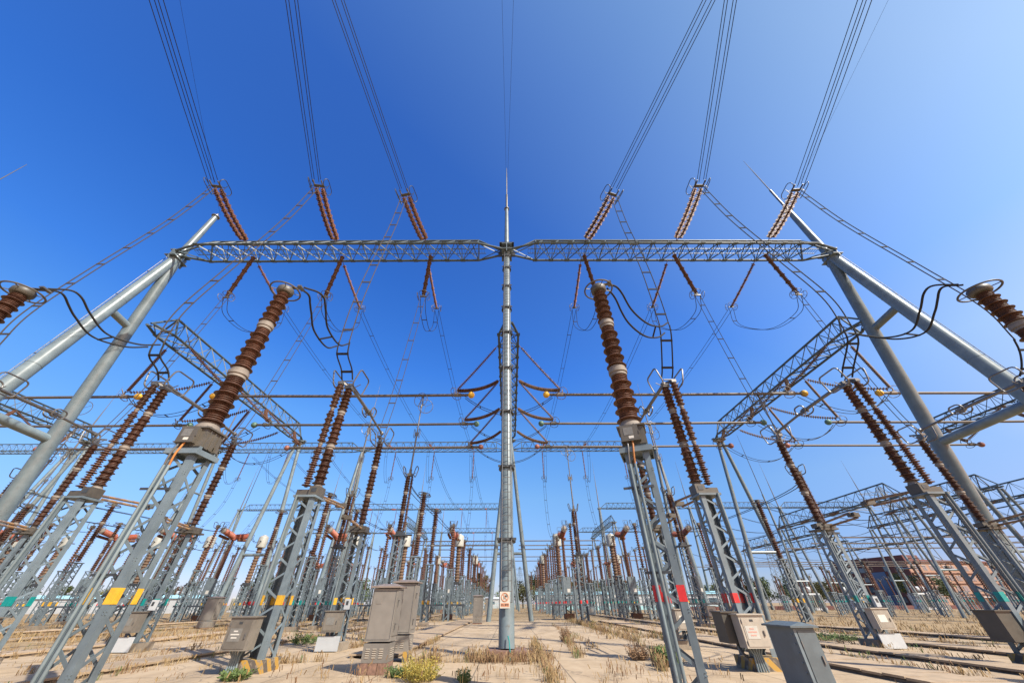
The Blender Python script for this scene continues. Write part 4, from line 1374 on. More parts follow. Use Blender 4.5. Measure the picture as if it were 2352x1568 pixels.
row('far_post', fp, 64.0, L6, 'post insulator', 'brown post', 'row before the second gantry')
row('far_post2', fp2, 75.0, L6, 'post insulator', 'brown post', 'row after the second gantry')
row('far_post', fp, 80.5, L6, 'post insulator', 'brown post', 'third row after the breakers')
row('white_ct', make_white_ct, 88.0, L6, 'current transformer', 'white-headed transformer', 'second transformer row')
row('breaker', make_breaker, 97.0, L6, 'circuit breaker', 'T-shaped breaker', 'second breaker row')
for k, yy in enumerate((86.0, 93.0, 103.0, 108.0, 113.0, 121.0)):
    row('far_post' if k % 2 else 'far_post2', fp if k % 2 else fp2, yy, [p for p in PHASES if abs(p[0]) < 50], 'post insulator', 'brown post', ORD[k] + ' distant post row', dx=0.3)
for k, yy in enumerate((131.0, 142.0, 150.0, 158.0)):
    row('far_post' if k % 2 else 'far_post2', fp if k % 2 else fp2, yy, [p for p in PHASES if abs(p[0]) < 30], 'post insulator', 'brown post', ORD[k] + ' very distant post row', dx=-0.3)
row('breaker', make_breaker, 166.0, [p for p in PHASES if abs(p[0]) < 30], 'circuit breaker', 'T-shaped breaker', 'farthest breaker row')

for k, yy in enumerate((48.6, 56.6, 62.0, 67.0, 71.5, 78.0, 84.0, 91.0, 100.0)):
    row('far_post' if k % 2 else 'far_post2', fp if k % 2 else fp2, yy, L6, 'post insulator', 'slim post', ORD[k] + ' slim post row', dx=-0.35 if k % 2 else 0.5)

# wires among those rows
for x, c in [p for p in PHASES if -60 < p[0] < 60]:
    k = ORD[[q[0] for q in L6 if q[0] * x > 0].index(x)]
    sd = 'cabinet side' if x < 0 else 'building side'
    base = V((x, 53, 9.6))
    prev = {'yellow': 27.2, 'green': 33.4, 'redp': 40.0}[c]
    xs0 = min((w_[0] for w_ in SW), key=lambda v_: abs(v_ - x))
    twin(smooth([(xs0, prev + 0.15, 9.5), (xs0, prev + 1.0, 8.6), (x, (prev + 50) / 2, 8.7), (x, 50 - 0.8, 9.0), (x, 50.3, 10.1)], 6), (0.18, 0, 0), 0.025, 'drooping twin wire from busbar switch to breaker, %s phase, %s' % (k, sd), 'wires between switches and breakers', 2)
    twin(smooth([(x, 55.6, 9.9), (x, 56.6, 9.3), (x, 57.8, 8.8), (x, 58.6, 9.1)], 5), (0.12, 0, 0), 0.022, 'short twin wire from breaker to transformer, %s phase, %s' % (k, sd), 'wires between breakers and transformers', 1)
    twin(catenary((x, 60.4, 9.2), (x, 64, 9.4), 0.5, 8), (0.15, 0, 0), 0.022, 'short twin wire from transformer to post, %s phase, %s' % (k, sd), 'wires between transformers and posts', 1)
    twin(catenary((x, 64, 9.5), (x, 74.8, 9.8), 0.6, 8), (0.15, 0, 0), 0.022, 'twin wire between posts under the second gantry, %s phase, %s' % (k, sd), 'wires under the second gantry', 2)
    # hanging string and dropper of the second gantry
    hx = x + (0.4 if x < 0 else -0.4)
    strain_string((hx, 69, 26.4), (hx, 69, 20.9), 'brown string hanging below the second gantry, %s phase, %s' % (k, sd), 'strings under the second gantry', False, 18, 0.15, 0.0, 'string', seg=8)
    twin(smooth([(hx, 69, 20.8), (hx, 68.2, 16), (hx, 65.5, 11.5), (x, 64, 9.6)], 6), (0.2, 0, 0), 0.022, 'twin dropper below the second gantry, %s phase, %s' % (k, sd), 'droppers of the second gantry', 5)
    twin(smooth([(hx, 69, 20.8), (hx, 66.8, 19.6), (hx, 64.5, 22), (hx, 63.5, 25.4)], 6), (0.2, 0, 0), 0.022, 'twin loop at the second gantry, %s phase, %s' % (k, sd), 'loops at the second gantry', 2)
for yg, zz in ((124, 'third'), (171, 'fourth')):
    for x, c in [p for p in PHASES if abs(p[0]) < 60 and not (0 < p[0] < 30)]:
        k = ORD[[q[0] for q in L6 if q[0] * x > 0].index(x)]
        sd = 'cabinet side' if x < 0 else 'building side'
        strain_string((x, yg - 1, 26.4), (x, yg - 5.5, 25.6), 'red string pulled forward from the %s gantry, %s phase, %s' % (zz, k, sd), 'strings of the %s gantry' % zz, False, 14, 0.2, 0.02, 'red', rings=False, seg=7)
        strain_string((x, yg, 26.4), (x, yg, 21), 'string hanging under the %s gantry, %s phase, %s' % (zz, k, sd), 'hanging strings of the %s gantry' % zz, False, 14, 0.17, 0.0, 'string', rings=False, seg=7)


# twin spans between the far gantries
for ya_, yb_, nm in ((69, 124, 'second and third'), (124, 171, 'third and fourth')):
    for x, c in [p for p in PHASES if -60 < p[0] < 0 or 30 < p[0] < 60]:
        k = ORD[[q[0] for q in L6 if q[0] * x > 0].index(x)]
        twin(catenary((x, ya_ + 2, 26.0), (x, yb_ - 5.5, 25.6), 2.2, 12), (0.2, 0, 0), 0.03, 'twin span between the %s gantries, %s phase, %s' % (nm, k, 'cabinet side' if x < 0 else 'building side'), 'twin spans between far gantries', 3)
        twin(smooth([(x, yb_, 20.9), (x, yb_ - 1.5, 16), (x + 0.5, yb_ - 4, 11), (x, yb_ - 5, 9.4)], 5), (0.2, 0, 0), 0.03, 'twin dropper below the far gantry between %s, %s phase, %s' % (nm, k, 'cabinet side' if x < 0 else 'building side'), 'droppers of the far gantries', 3)

# service platforms round the breaker boxes
def make_platform():
    r = empty('service_platform')
    m = MB().box((0, 0, 1.45), (4.4, 1.9, 0.1)).box((0, -0.96, 1.42), (4.6, 0.1, 0.18))
    for sx in (-1, 1):
        for sy in (-1, 1):
            m.bar((sx * 2.0, sy * 0.85, 0), (sx * 2.0, sy * 0.85, 1.4), 0.1, 0.1)
        m.bar((sx * 2.0, -0.85, 0.1), (sx * 1.2, -0.85, 1.4), 0.07, 0.07); m.bar((sx * 2.0, -0.85, 0.1), (sx * 2.0, 0.85, 1.4), 0.07, 0.07)
    m.build('deck', 'steel', r, False)
    m = MB()
    for z in (1.85, 2.15, 2.5):
        m.tube([(-2.2, 0.9, z), (-2.2, -0.92, z), (2.2, -0.92, z), (2.2, 0.9, z)], 0.025, 6)
    for x in (-2.2, -1.46, -0.73, 0, 0.73, 1.46, 2.2):
        m.tube([(x, -0.92, 1.5), (x, -0.92, 2.5)], 0.025, 6)
    m.build('railing', 'steel', r)
    lm, b = ladder_mb((1.6, -1.2, 0), (1.6, -1.0, 1.5), 0.45, (0, -1, 0), 0.02, 0.28)
    lm.build('ladder', 'steel', r)
    return r


pp = make_platform()
for i, (x, c) in enumerate(L6):
    k = ORD[[q[0] for q in L6 if q[0] * x > 0].index(x)]
    proto_place(pp, i == 0, (x, 51.9, 0), 0, 'grey railed platform below the %s-banded breaker, %s from the mast, %s' % (BN[c], k, 'cabinet side' if x < 0 else 'building side'), 'platform', 'service platforms')


# ------------------------------------------------------------------ cabinets beside the path
def cabinet(name, loc, w, d, z0, z1, label, matn='cab', plinth='brick', doors=True, louvre='front', base=0.4):
    r = empty(name, loc, 0, label, 'cabinet')
    if plinth == 'brick':
        m = MB()
        for k in range(3):
            m.box((-w / 2 + (k + 0.5) * w / 3, 0, z0 / 2), (w / 3 - 0.015, d * 1.04, z0 - 0.01))
        m.build('plinth', 'brick', r, False)
    else:
        MB().box((-w * 0.5 + 0.06, 0, z0 / 2), (0.14, d, z0)).box((w * 0.5 - 0.06, 0, z0 / 2), (0.14, d, z0)).build('plinth', 'footing', r, False)
    MB().box((0, 0, (z0 + base + z1 - 0.1) / 2 + 0.02), (w, d, z1 - 0.1 - z0 - base - 0.04)).build('body', matn, r, False)
    b = MB().box((0, 0, z0 + base / 2), (w - 0.015, d - 0.015, base)).build('base', matn, r, False)
    m = MB()
    for k in range(3):
        for j in range(5):
            m.box((-w * 0.3 + k * w * 0.26, -d / 2 + 0.004, z0 + 0.1 + j * 0.045), (w * 0.15, 0.02, 0.018), Matrix.Rotation(0.5, 3, 'X'))
            m.box((w / 2 - 0.004, -d * 0.15 + k * d * 0.17, z0 + 0.1 + j * 0.045), (0.02, d * 0.12, 0.018))
    m.build('louvre', 'cream', b, False)
    sm = MB()
    for sx in (-1, 1):
        sm.box((sx * (w / 2 - 0.03), -d / 2 - 0.002, (z0 + base + z1) / 2 - 0.02), (0.008, 0.006, z1 - z0 - base - 0.22))
    for zz in (z0 + base + 0.08, z1 - 0.17):
        sm.box((0, -d / 2 - 0.002, zz), (w - 0.07, 0.006, 0.008))
    sm.build('seam', 'dark', r, False)
    for zz in (z0 + base + 0.3, (z0 + z1) / 2 + 0.2, z1 - 0.4):
        MB().lathe([(0.012, -0.05), (0.012, 0.05)], 8, (w / 2 + 0.02, d * 0.42, zz)).build('hinge', 'galv', r)
    MB().box((-w * 0.2, -d / 2 - 0.004, z1 - 0.42), (0.16, 0.006, 0.09)).build('nameplate', 'cab', r, False)
    rf = MB()
    z = z1 - 0.08
    w2, d2 = w / 2 + 0.07, d / 2 + 0.07
    i = len(rf.v)
    rf.v += [(-w2, -d2, z), (w2, -d2, z), (w2, d2, z), (-w2, d2, z), (-w2, -d2, z + 0.04), (w2, -d2, z + 0.04), (w2, d2, z + 0.04), (-w2, d2, z + 0.04), (-w2 * 0.45, 0, z + 0.11), (w2 * 0.45, 0, z + 0.11)]
    rf.f += [(3, 2, 1, 0), (0, 1, 5, 4), (1, 2, 6, 5), (2, 3, 7, 6), (3, 0, 4, 7), (4, 5, 9, 8), (5, 6, 9), (6, 7, 8, 9), (7, 4, 8)]
    rf.build('roof', MT['roofp'], r, False)
    dr = MB().box((w / 2 + 0.008, 0, (z0 + base + z1) / 2), (0.014, d * 0.9, z1 - z0 - base - 0.3)).build('door', matn, r, False)
    m = MB()
    for zz in (z1 - 0.45, z0 + base + 0.35):
        m.box((w / 2 + 0.03, -d * 0.3, zz), (0.03, 0.03, 0.16)).box((w / 2 + 0.045, -d * 0.3 + 0.03, zz + 0.06), (0.03, 0.08, 0.03))
    m.build('handle', 'galv', dr, False)
    return r


MT['roofp'] = mat('cabinet_roof_paint', (0.26, 0.205, 0.165), 0.55, var=0.12, scale=5)
cabinet('control_cabinet', (-3.72, 13.0, 0), 0.72, 0.72, 0.24, 1.98, 'tall beige control cabinet with louvres, in front, on brick plinth')
cabinet('control_cabinet', (-3.77, 15.5, 0), 0.74, 0.78, 0.27, 2.2, 'tall beige control cabinet behind the louvred one, on yellow-black plinth', plinth='stripe')
cabinet('control_cabinet', (-3.1, 42.0, 0), 0.9, 0.7, 0.1, 2.2, 'slim beige cabinet standing alone by a splayed column foot, cabinet side')
cabinet('control_cabinet', (-3.5, 72.0, 0), 1.2, 0.8, 0.1, 2.3, 'distant slim beige cabinet far along the path')
cabinet('control_cabinet', (-25.5, 37.0, 0), 1.0, 0.8, 0.05, 2.1, 'leaning-looking beige cabinet standing in dry grass among columns')

# the blue-grey kiosk cut by the lower frame edge
r = empty('kiosk', (5.9, 9.4, 0), 0, 'dark blue-grey narrow kiosk with pitched lid, cut by the lower frame', 'kiosk')
MB().box((0, 0, 0.55), (0.44, 0.86, 1.1)).build('body', 'bluegrey', r, False)
m = MB(); w2, d2, z = 0.28, 0.5, 1.1
m.v += [(-w2, -d2, z), (w2, -d2, z), (w2, d2, z), (-w2, d2, z), (-w2, -d2, z + 0.03), (w2, -d2, z + 0.03), (w2, d2, z + 0.03), (-w2, d2, z + 0.03), (0, -d2 * 0.8, z + 0.09), (0, d2 * 0.8, z + 0.09)]
m.f += [(3, 2, 1, 0), (0, 1, 5, 4), (1, 2, 6, 5), (2, 3, 7, 6), (3, 0, 4, 7), (4, 5, 8), (5, 6, 9, 8), (6, 7, 9), (7, 4, 8, 9)]
m.build('lid', 'bluegrey', r, False)
m = MB()
for k in range(7):
    m.lathe([(0.017, 0), (0.017, 0.014)], 8, (-0.222, -0.36, 0.15 + k * 0.14), (-1, 0, 0))
m.bar((-0.19, -0.435, 0.02), (-0.19, -0.435, 1.08), 0.05, 0.012)
m.build('seam', 'steel', r, False)
MB().box((0.03, -0.436, 0.56), (0.34, 0.012, 0.98)).build('door', 'bluegrey', r, False)
MB().box((0.15, -0.452, 0.62), (0.025, 0.03, 0.12)).build('handle', 'galv', r, False)
m = MB()
for zz in (0.25, 0.85):
    m.lathe([(0.011, -0.05), (0.011, 0.05)], 8, (-0.14, -0.446, zz))
m.build('hinge', 'galv', r)


# ------------------------------------------------------------------ side gantries of the lower-voltage yard
SG = [(54, 50, 77, 'first'), (72, 40, 77, 'second'), (81, 94, 120, 'third'), (98, 82, 120, 'fourth'), (90, 44, 77, 'fifth'), (112, 50, 84, 'sixth'), (-104, 50, 80, 'seventh'), (63, 46, 62, 'eighth'), (66, 84, 112, 'ninth')]
for x, y0, y1, nm in SG:
    bus_gantry(x, y0, y1, 1, '%s low lattice beam of the side yard, running away from the camera' % nm, '', 'beams of the side yard', zb=13.2, n=12, ends=(False, False))
    for e, yy in (('near', y0 + 0.3), ('far', y1 - 0.3)):
        r = empty('gantry_column', (x, yy, 0), 0, '%s end splayed pipe column of the %s side-yard beam' % (e, nm), 'gantry column', 'columns of the side yard')
        for s in (-1, 1):
            MB().tube([(s * 1.9, 0, 0), (s * 0.25, 0, 13.0)], [0.19, 0.16], 8).build('leg', 'pipe', r)
        MB().tube([(-1.3, 0, 4.6), (1.3, 0, 4.6)], 0.11, 8).build('cross_brace', 'pipe', r)
    for k in range(4):
        yy = y0 + (y1 - y0) * (k + 0.5) / 4
        t = strain_string((x - 0.8, yy, 13.1), (x - 3.0, yy, 12.5), '%s grey string on the %s side-yard beam' % (ORD[k], nm), 'strings of the side yard', False, 10, 0.16, 0.02, 'olive', rings=False, seg=7)
        twin(catenary((x - 3.0, yy, 12.5), (x - 17 if x > 0 else x + 17, yy, 12.2), 1.3, 12), (0, 0.12, 0), 0.025, '%s slack wire strung beside the %s side-yard beam' % (ORD[k], nm), 'wires of the side yard', 1)
for k, (yy, zz) in enumerate(((54, 8.6), (60, 8.6), (66, 8.6), (98, 9.2), (104, 9.2), (110, 9.2))):
    o = MB().tube([(0, 0, 0), (62, 0, 0)], 0.09, 6).build('busbar', 'alu', None, True, (46 if k < 3 else 50, yy, zz))
    tag(o, '%s thin tube busbar crossing the side yard' % ORD[k], 'busbar', 'side yard busbars')
fsp = make_far_post('green', 2.6, 5.6, 8, 14, 0.2, 0.1)
side_posts = [(48 + 6.5 * i, y) for y in (55, 63, 71, 86, 96, 106) for i in range(9)]
for i, (x, y) in enumerate(side_posts):
    proto_place(fsp, i == 0, (x + (i % 3) * 0.6, y, 0), 0, 'small brown post on short lattice stand, number %d of row %s in the side yard' % (i % 9 + 1, ORD[i // 9]), 'post insulator', 'posts of the side yard')

# independent lightning masts
for x, y, h, lab in ((-50.2, 16.7, 38.0, 'thin lightning mast whose tip enters at the sunlit edge'), (54, 77.5, 33, 'slender lightning rod rising over the side yard'), (-66, 92, 36, 'slender lightning mast among the cabinet-side columns')):
    r = empty('lightning_mast', (x, y, 0), 0, lab, 'lightning mast', 'lightning masts')
    MB().tube([(0, 0, 0), (0, 0, h * 0.6)], [0.3, 0.16], 12).build('pole', 'pipe', r)
    MB().tube([(0, 0, h * 0.6), (0, 0, h * 0.85), (0, 0, h)], [0.08, 0.06, 0.02], 8).build('lightning_rod', 'dark', r)


def pylon(loc, h, w, label, arms=((0.62, 0.30), (0.78, 0.34), (0.93, 0.22))):
    r = empty('pylon', loc, rnd.uniform(-0.5, 0.5), label, 'pylon', 'distant line towers')
    m = MB()

    def P(sx, sy, t):
        k = w * (1 - t) ** 0.8 * 0.5 + w * 0.06
        return V((sx * k, sy * k, h * t))
    n = 9
    for sx in (-1, 1):
        for sy in (-1, 1):
            for i in range(n):
                m.bar(P(sx, sy, i / n), P(sx, sy, (i + 1) / n), 0.28, 0.28)
    for i in range(n):
        for sy in (-1, 1):
            m.bar(P(-1, sy, i / n), P(1, sy, (i + 1) / n), 0.14, 0.14); m.bar(P(1, sy, i / n), P(-1, sy, (i + 1) / n), 0.14, 0.14)
            m.bar(P(sy, -1, i / n), P(sy, 1, (i + 1) / n), 0.14, 0.14)
    m.build('lattice_body', 'steel', r, False)
    for t, l in arms:
        a = MB()
        for s in (-1, 1):
            a.bar((0, 0, h * t + 1.6), (s * h * l, 0, h * t), 0.2, 0.2); a.bar((0, 0, h * t - 0.6), (s * h * l, 0, h * t), 0.2, 0.2)
            for k in range(1, 5):
                a.bar((s * h * l * k / 5, 0, h * t - 0.6 + 0.6 * k / 5), (s * h * l * (k + 0.5) / 5.0, 0, h * t + 1.6 - 1.6 * (k + 0.5) / 5), 0.1, 0.1)
        a.build('cross_arm', 'steel', r, False)
    return r


pylon((14, 560, 0), 42, 10, 'tiny distant lattice line tower beside the central mast')
pylon((196, 300, 0), 40, 9, 'distant lattice line tower over the trees, building side')
pylon((205, 200, 0), 52, 11, 'tall faint lattice line tower behind the side yard', ((0.78, 0.42), (0.93, 0.25)))
pylon((-190, 330, 0), 42, 9, 'distant lattice line tower at the cabinet side')

# ------------------------------------------------------------------ buildings and walls far behind
MT['brickred'] = mat('orange_brick_wall', (0.42, 0.245, 0.165), 0.85, var=0.08, scale=0.8)
MT['brickdark'] = mat('brown_and_shaded_brick', (0.15, 0.06, 0.05), 0.85, var=0.1, scale=0.8)  # brown of roof, ledges and low wall; painted shade on the office end
MT['glass'] = mat('window_glass', (0.10, 0.14, 0.17), 0.12, spec=0.8)
MT['blueglass'] = mat('blue_glazing', (0.02, 0.085, 0.22), 0.2, spec=0.7)
MT['cyan'] = mat('pale_cyan_paint', (0.38, 0.66, 0.70), 0.6, var=0.05, scale=0.6)
MT['tealwall'] = mat('teal_skirting', (0.05, 0.33, 0.30), 0.6)
b = empty('office_building', (174, 178, 0), math.atan2(10, 42), 'orange brick office building with rows of windows and shade-toned blue-glazed end', 'building')
MB().box((34, 17, 7.9), (68, 34, 15.8)).build('wall', 'brickred', b, False)
MB().box((34, 17, 16.1), (68.6, 34.6, 0.6)).box((4.5, 16.5, 17.2), (9.0, 33, 1.8)).build('roof', 'brickdark', b, False)
MB().box((-0.3, 17, 7.7), (0.6, 34.0, 15.4)).build('end_wall', 'brickdark', b, False)  # end face in the darker brick tone, its shade put into the colour
MB().box((-0.72, 13, 6.2), (0.24, 6.0, 12.4)).build('glazed_stair', 'blueglass', b, False)
for fl in range(4):
    z = 2.2 + fl * 3.75
    for k in range(15):
        x = 5 + k * 4.2
        fr = MB().box((x, -0.03, z), (3.0 if fl < 3 else 2.2, 0.16, 1.9)).build('window', 'white' if fl == 3 else 'steel', b, False)
        g = MB()
        for q in (-0.7, 0.7):
            g.box((x + q * (1.0 if fl < 3 else 0.72), -0.13, z), (1.25 if fl < 3 else 0.9, 0.06, 1.7))
        g.build('pane', 'glass', fr, False)
    for k in range(6):
        y = 3 + k * 5.4
        if 9 < y < 17: continue
        fr = MB().box((-0.63, y, z), (0.1, 2.6, 2.0)).build('window', 'dark', b, False)
        MB().box((-0.7, y, z), (0.06, 2.3, 1.7)).build('pane', 'glass', fr, False)
for k in range(4):
    MB().box((34, -0.25, 4.05 + k * 3.75), (68, 0.4, 0.16)).build('ledge', 'brickdark', b, False)
MB().box((34, -2.4, 3.0), (24, 4.6, 0.3)).box((24, -4.2, 1.5), (0.4, 0.4, 3.0)).box((44, -4.2, 1.5), (0.4, 0.4, 3.0)).build('porch', 'white', b, False)


def shed(loc, L, D, h, label, rz=0, roof='cyan', band='white', nwin=6):
    r = empty('storage_shed', loc, rz, label, 'shed', 'low white buildings at the yard edge')
    MB().box((0, 0, h / 2), (L, D, h)).build('wall', 'white', r, False)
    m = MB(); w2, d2 = L / 2 + 0.3, D / 2 + 0.3
    m.v += [(-w2, -d2, h), (w2, -d2, h), (w2, d2, h), (-w2, d2, h), (-w2, 0, h + 0.8), (w2, 0, h + 0.8)]
    m.f += [(3, 2, 1, 0), (0, 1, 5, 4), (2, 3, 4, 5), (1, 2, 5), (3, 0, 4)]
    m.build('roof', roof, r, False)
    MB().box((0, -D / 2 - 0.03, 0.45), (L, 0.06, 0.9)).build('skirting', band, r, False)
    for k in range(nwin):
        x = -L / 2 + (k + 0.5) * L / nwin
        MB().box((x, -D / 2 - 0.03, h * 0.6), (L / nwin * 0.4, 0.08, h * 0.3)).build('window', 'glass', r, False)
    return r


shed((35, 128, 0), 54, 8, 3.6, 'long low blue-and-white building behind the building-side rows', band='cyan', nwin=9)
shed((-98, 108, 0), 46, 9, 2.9, 'low white shed at the far cabinet side', nwin=7)
shed((-140, 130, 0), 40, 9, 3.3, 'second white shed behind the cabinet-side rows', roof='white', nwin=5)
shed((-13, 190, 0), 16, 6, 3.2, 'small distant white hut at the end of the path', roof='white', nwin=3)


def tank(loc, label):
    r = empty('power_transformer', loc, 0, label, 'transformer', 'white transformers beyond the field')
    MB().box((0, 0, 1.9), (4.2, 2.6, 2.6)).box((0, 0, 0.35), (4.6, 3.0, 0.5)).build('tank', 'white', r, False)
    m = MB()
    for k in range(9):
        m.box((-1.9 + k * 0.47, -1.6, 1.8), (0.12, 0.55, 2.2)); m.box((-1.9 + k * 0.47, 1.6, 1.8), (0.12, 0.55, 2.2))
    m.build('radiator', 'whead', r, False)
    MB().lathe([(0.0, -1.6), (0.5, -1.58), (0.5, 1.58), (0.0, 1.6)], 14, (0, 0.5, 4.0), (1, 0, 0)).build('conservator', 'white', r)
    for k in (-1.2, 0, 1.2):
        MB().lathe(coarse_profile(3.2, 5.4, 0.12, 0.24, 9), 10, (k, -0.5, 0)).build('bushing', 'brown', r)


for i, (x, y) in enumerate(((70, 100), (84, 104), (98, 101), (-70, 112), (-84, 108))):
    tank((x, y, 0), 'white %s power transformer with radiators beyond the dry field, %s side' % (ORD[i], 'building' if x > 0 else 'cabinet'))
wl_ = empty('boundary_wall', (80, 112, 0), 0, 'low dark boundary wall with pale gaps beyond the dry field', 'wall')
m = MB(); m2 = MB()
for k in range(14):
    (m if k % 3 else m2).box((-38 + k * 7.6, 0, 0.4), (7.5, 0.3, 0.8))
m.build('wall_panel', 'brickdark', wl_, False); m2.build('wall_panel', 'cement', wl_, False)
fe = empty('fence', (-4, 176, 0), 0, 'pale mesh fence across the end of the path', 'fence')
m = MB()
for k in range(41):
    m.box((-40 + k * 2, 0, 0.9), (0.08, 0.08, 1.8))
m.build('post_row', 'cyan', fe, False)
m = MB()
for z in (0.3, 0.9, 1.7):
    m.box((0, 0, z), (80, 0.05, 0.06))
m.build('rail', 'cyan', fe, False)

# ------------------------------------------------------------------ vegetation
MT['leafa'] = mat('tree_leaf', (0.075, 0.105, 0.030), 0.7, var=0.35, scale=0.5)
MT['leafb'] = mat('olive_leaf', (0.115, 0.115, 0.030), 0.7, var=0.35, scale=0.5)
MT['bark'] = mat('bark', (0.12, 0.09, 0.06), 0.9, var=0.2, scale=5)
MT['dry'] = mat('dry_grass', (0.33, 0.205, 0.085), 0.85, col2=(0.46, 0.33, 0.16), scale=1.4)
MT['brownweed'] = mat('brown_weed', (0.26, 0.15, 0.075), 0.85, var=0.3, scale=3)
MT['greenweed'] = mat('green_weed', (0.10, 0.15, 0.035), 0.8, var=0.35, scale=4)
MT['yellowweed'] = mat('yellow_green_weed', (0.44, 0.31, 0.05), 0.8, col2=(0.27, 0.25, 0.05), scale=5)


def tree_mesh(h, w, kind, seed):
    q = random.Random(seed)
    tr = MB().tube([(0, 0, 0), (0.05, 0, h * 0.3), (0.0, 0.05, h * 0.8)], [h * 0.03, h * 0.022, h * 0.006], 7)
    cl = []
    for k in range(9 if kind != 'poplar' else 8):
        if kind == 'poplar':
            c = V((q.uniform(-0.2, 0.2) * w, q.uniform(-0.2, 0.2) * w, h * (0.22 + 0.7 * k / 8)))
            cl.append((c, w * (0.5 - 0.3 * abs(k / 8 - 0.35))))
        else:
            a = q.uniform(0, 2 * PI); rr = q.uniform(0.1, 0.42) * w
            c = V((math.cos(a) * rr, math.sin(a) * rr, h * q.uniform(0.35, 0.85)))
            cl.append((c, w * q.uniform(0.18, 0.33)))
        tr.tube([(0, 0, max(0.15 * h, c.z - h * 0.2)), tuple(c)], [h * 0.01, h * 0.004], 5)
    cr = MB()
    for c, rad in cl:
        for i in range(150):
            d = V((q.gauss(0, 1), q.gauss(0, 1), q.gauss(0, 1))).normalized() * rad * q.uniform(0.45, 1.08)
            d.z *= 0.85
            p = c + d
            u = V((q.gauss(0, 1), q.gauss(0, 1), q.gauss(0, 1))).normalized() * q.uniform(0.14, 0.30) * h / 8
            v = u.orthogonal().normalized() * u.length * q.uniform(0.5, 0.9)
            b0 = len(cr.v)
            cr.v += [tuple(p - u - v * 0.4), tuple(p + u * 0.2 - v), tuple(p + u + v * 0.2), tuple(p - u * 0.1 + v)]
            cr.f.append((b0, b0 + 1, b0 + 2, b0 + 3))
    return tr, cr


tprotos = []
for i, (h, w, kd, lm_) in enumerate(((8, 7, 'round', 'leafa'), (7, 6.5, 'round', 'leafb'), (9, 7.5, 'round', 'leafa'), (12, 3.2, 'poplar', 'leafa'), (6, 6, 'round', 'leafb'))):
    tr, cr = tree_mesh(h, w, kd, 40 + i)
    r = empty('tree')
    tr.build('trunk', 'bark', r); cr.build('crown', lm_, r, False)
    tprotos.append(r)
TREES = []
for i in range(34):
    TREES.append((-230 + i * 9 + rnd.uniform(-3, 3), 185 + rnd.uniform(-14, 40), 'cab'))
for i in range(6):
    TREES.append((108 + i * 11.5 + rnd.uniform(-2, 2), 150 + rnd.uniform(-8, 22), 'bld'))
for i in range(12):
    TREES.append((60 + i * 9 + rnd.uniform(-3, 3), 215 + rnd.uniform(-10, 30), 'far'))
for i in range(5):
    TREES.append((8 + i * 5 + rnd.uniform(-1, 1), 165 + rnd.uniform(-8, 12), 'mid'))
TREES += [(-17, 235, 'pop'), (-14, 238, 'pop'), (-20.5, 240, 'pop'), (-11, 236, 'pop')]
for i in range(9):
    TREES.append((110 + i * 5.2 + rnd.uniform(-1, 1), 186 + rnd.uniform(-6, 14), 'gap'))
used = set()
cnt = {}
WHERE = {'cab': 'on the skyline behind the cabinet-side rows', 'bld': 'in front of the brick office building', 'gap': 'on the skyline beside the office building', 'far': 'on the skyline beyond the side yard', 'mid': 'behind the long blue-and-white building', 'pop': 'in the slim row at the end of the path'}
for x, y, w in TREES:
    k = 3 if w == 'pop' else rnd.choice((0, 1, 2, 4))
    first = k not in used
    used.add(k)
    cnt[w] = cnt.get(w, 0) + 1
    o = proto_place(tprotos[k], first, (x, y, 0), rnd.uniform(0, 6), '%s tree %d, %s' % (['bushy dark green', 'olive green', 'broad dark green', 'slim dark poplar', 'small olive'][k], cnt[w], WHERE[w]), 'tree', 'trees ' + WHERE[w])
    s_ = rnd.uniform(0.95, 1.5)
    o.scale = (s_, s_, s_)
for k in range(5):
    if k not in used:
        for ch in list(tprotos[k].children): bpy.data.objects.remove(ch)
        bpy.data.objects.remove(tprotos[k])


def blade(m, p, ang, lean, h, w, q):
    d = V((math.cos(ang), math.sin(ang), 0)); s = V((-d.y, d.x, 0)) * w / 2
    b0 = len(m.v)
    p1 = p + d * (lean * h * 0.35) + V((0, 0, h * 0.55)); p2 = p + d * (lean * h) + V((0, 0, h * (1 - 0.35 * lean)))
    m.v += [tuple(p - s), tuple(p + s), tuple(p1 + s * 0.8), tuple(p1 - s * 0.8), tuple(p2)]
    m.f += [(b0, b0 + 1, b0 + 2, b0 + 3), (b0 + 3, b0 + 2, b0 + 4)]
    return p2


def tuft(m, x, y, h, spread, n, q, seed_head=0.0, w=0.012):
    for _ in range(n):
        p = V((x + q.gauss(0, spread), y + q.gauss(0, spread), 0.0))
        hh = h * q.uniform(0.45, 1.1)
        t = blade(m, p, q.uniform(0, 2 * PI), q.uniform(0.1, 0.75), hh, w * q.uniform(0.7, 1.4), q)
        if q.random() < seed_head:
            u = V((q.gauss(0, 0.3), q.gauss(0, 0.3), 1)).normalized()
            m.bar(t - u * 0.03, t + u * 0.07, 0.018, 0.012)


q = random.Random(5)
g = MB(); g2 = MB(); g3 = MB()
# round the mast
for _ in range(95):
    a = q.uniform(0, 2 * PI); r_ = q.uniform(0.62, 1.45)
    tuft(g if q.random() < 0.5 else g2, math.cos(a) * r_ * 1.1, 15.75 + math.sin(a) * r_ * 0.9, q.uniform(0.18, 0.40), 0.07, 11, q, 0.2)
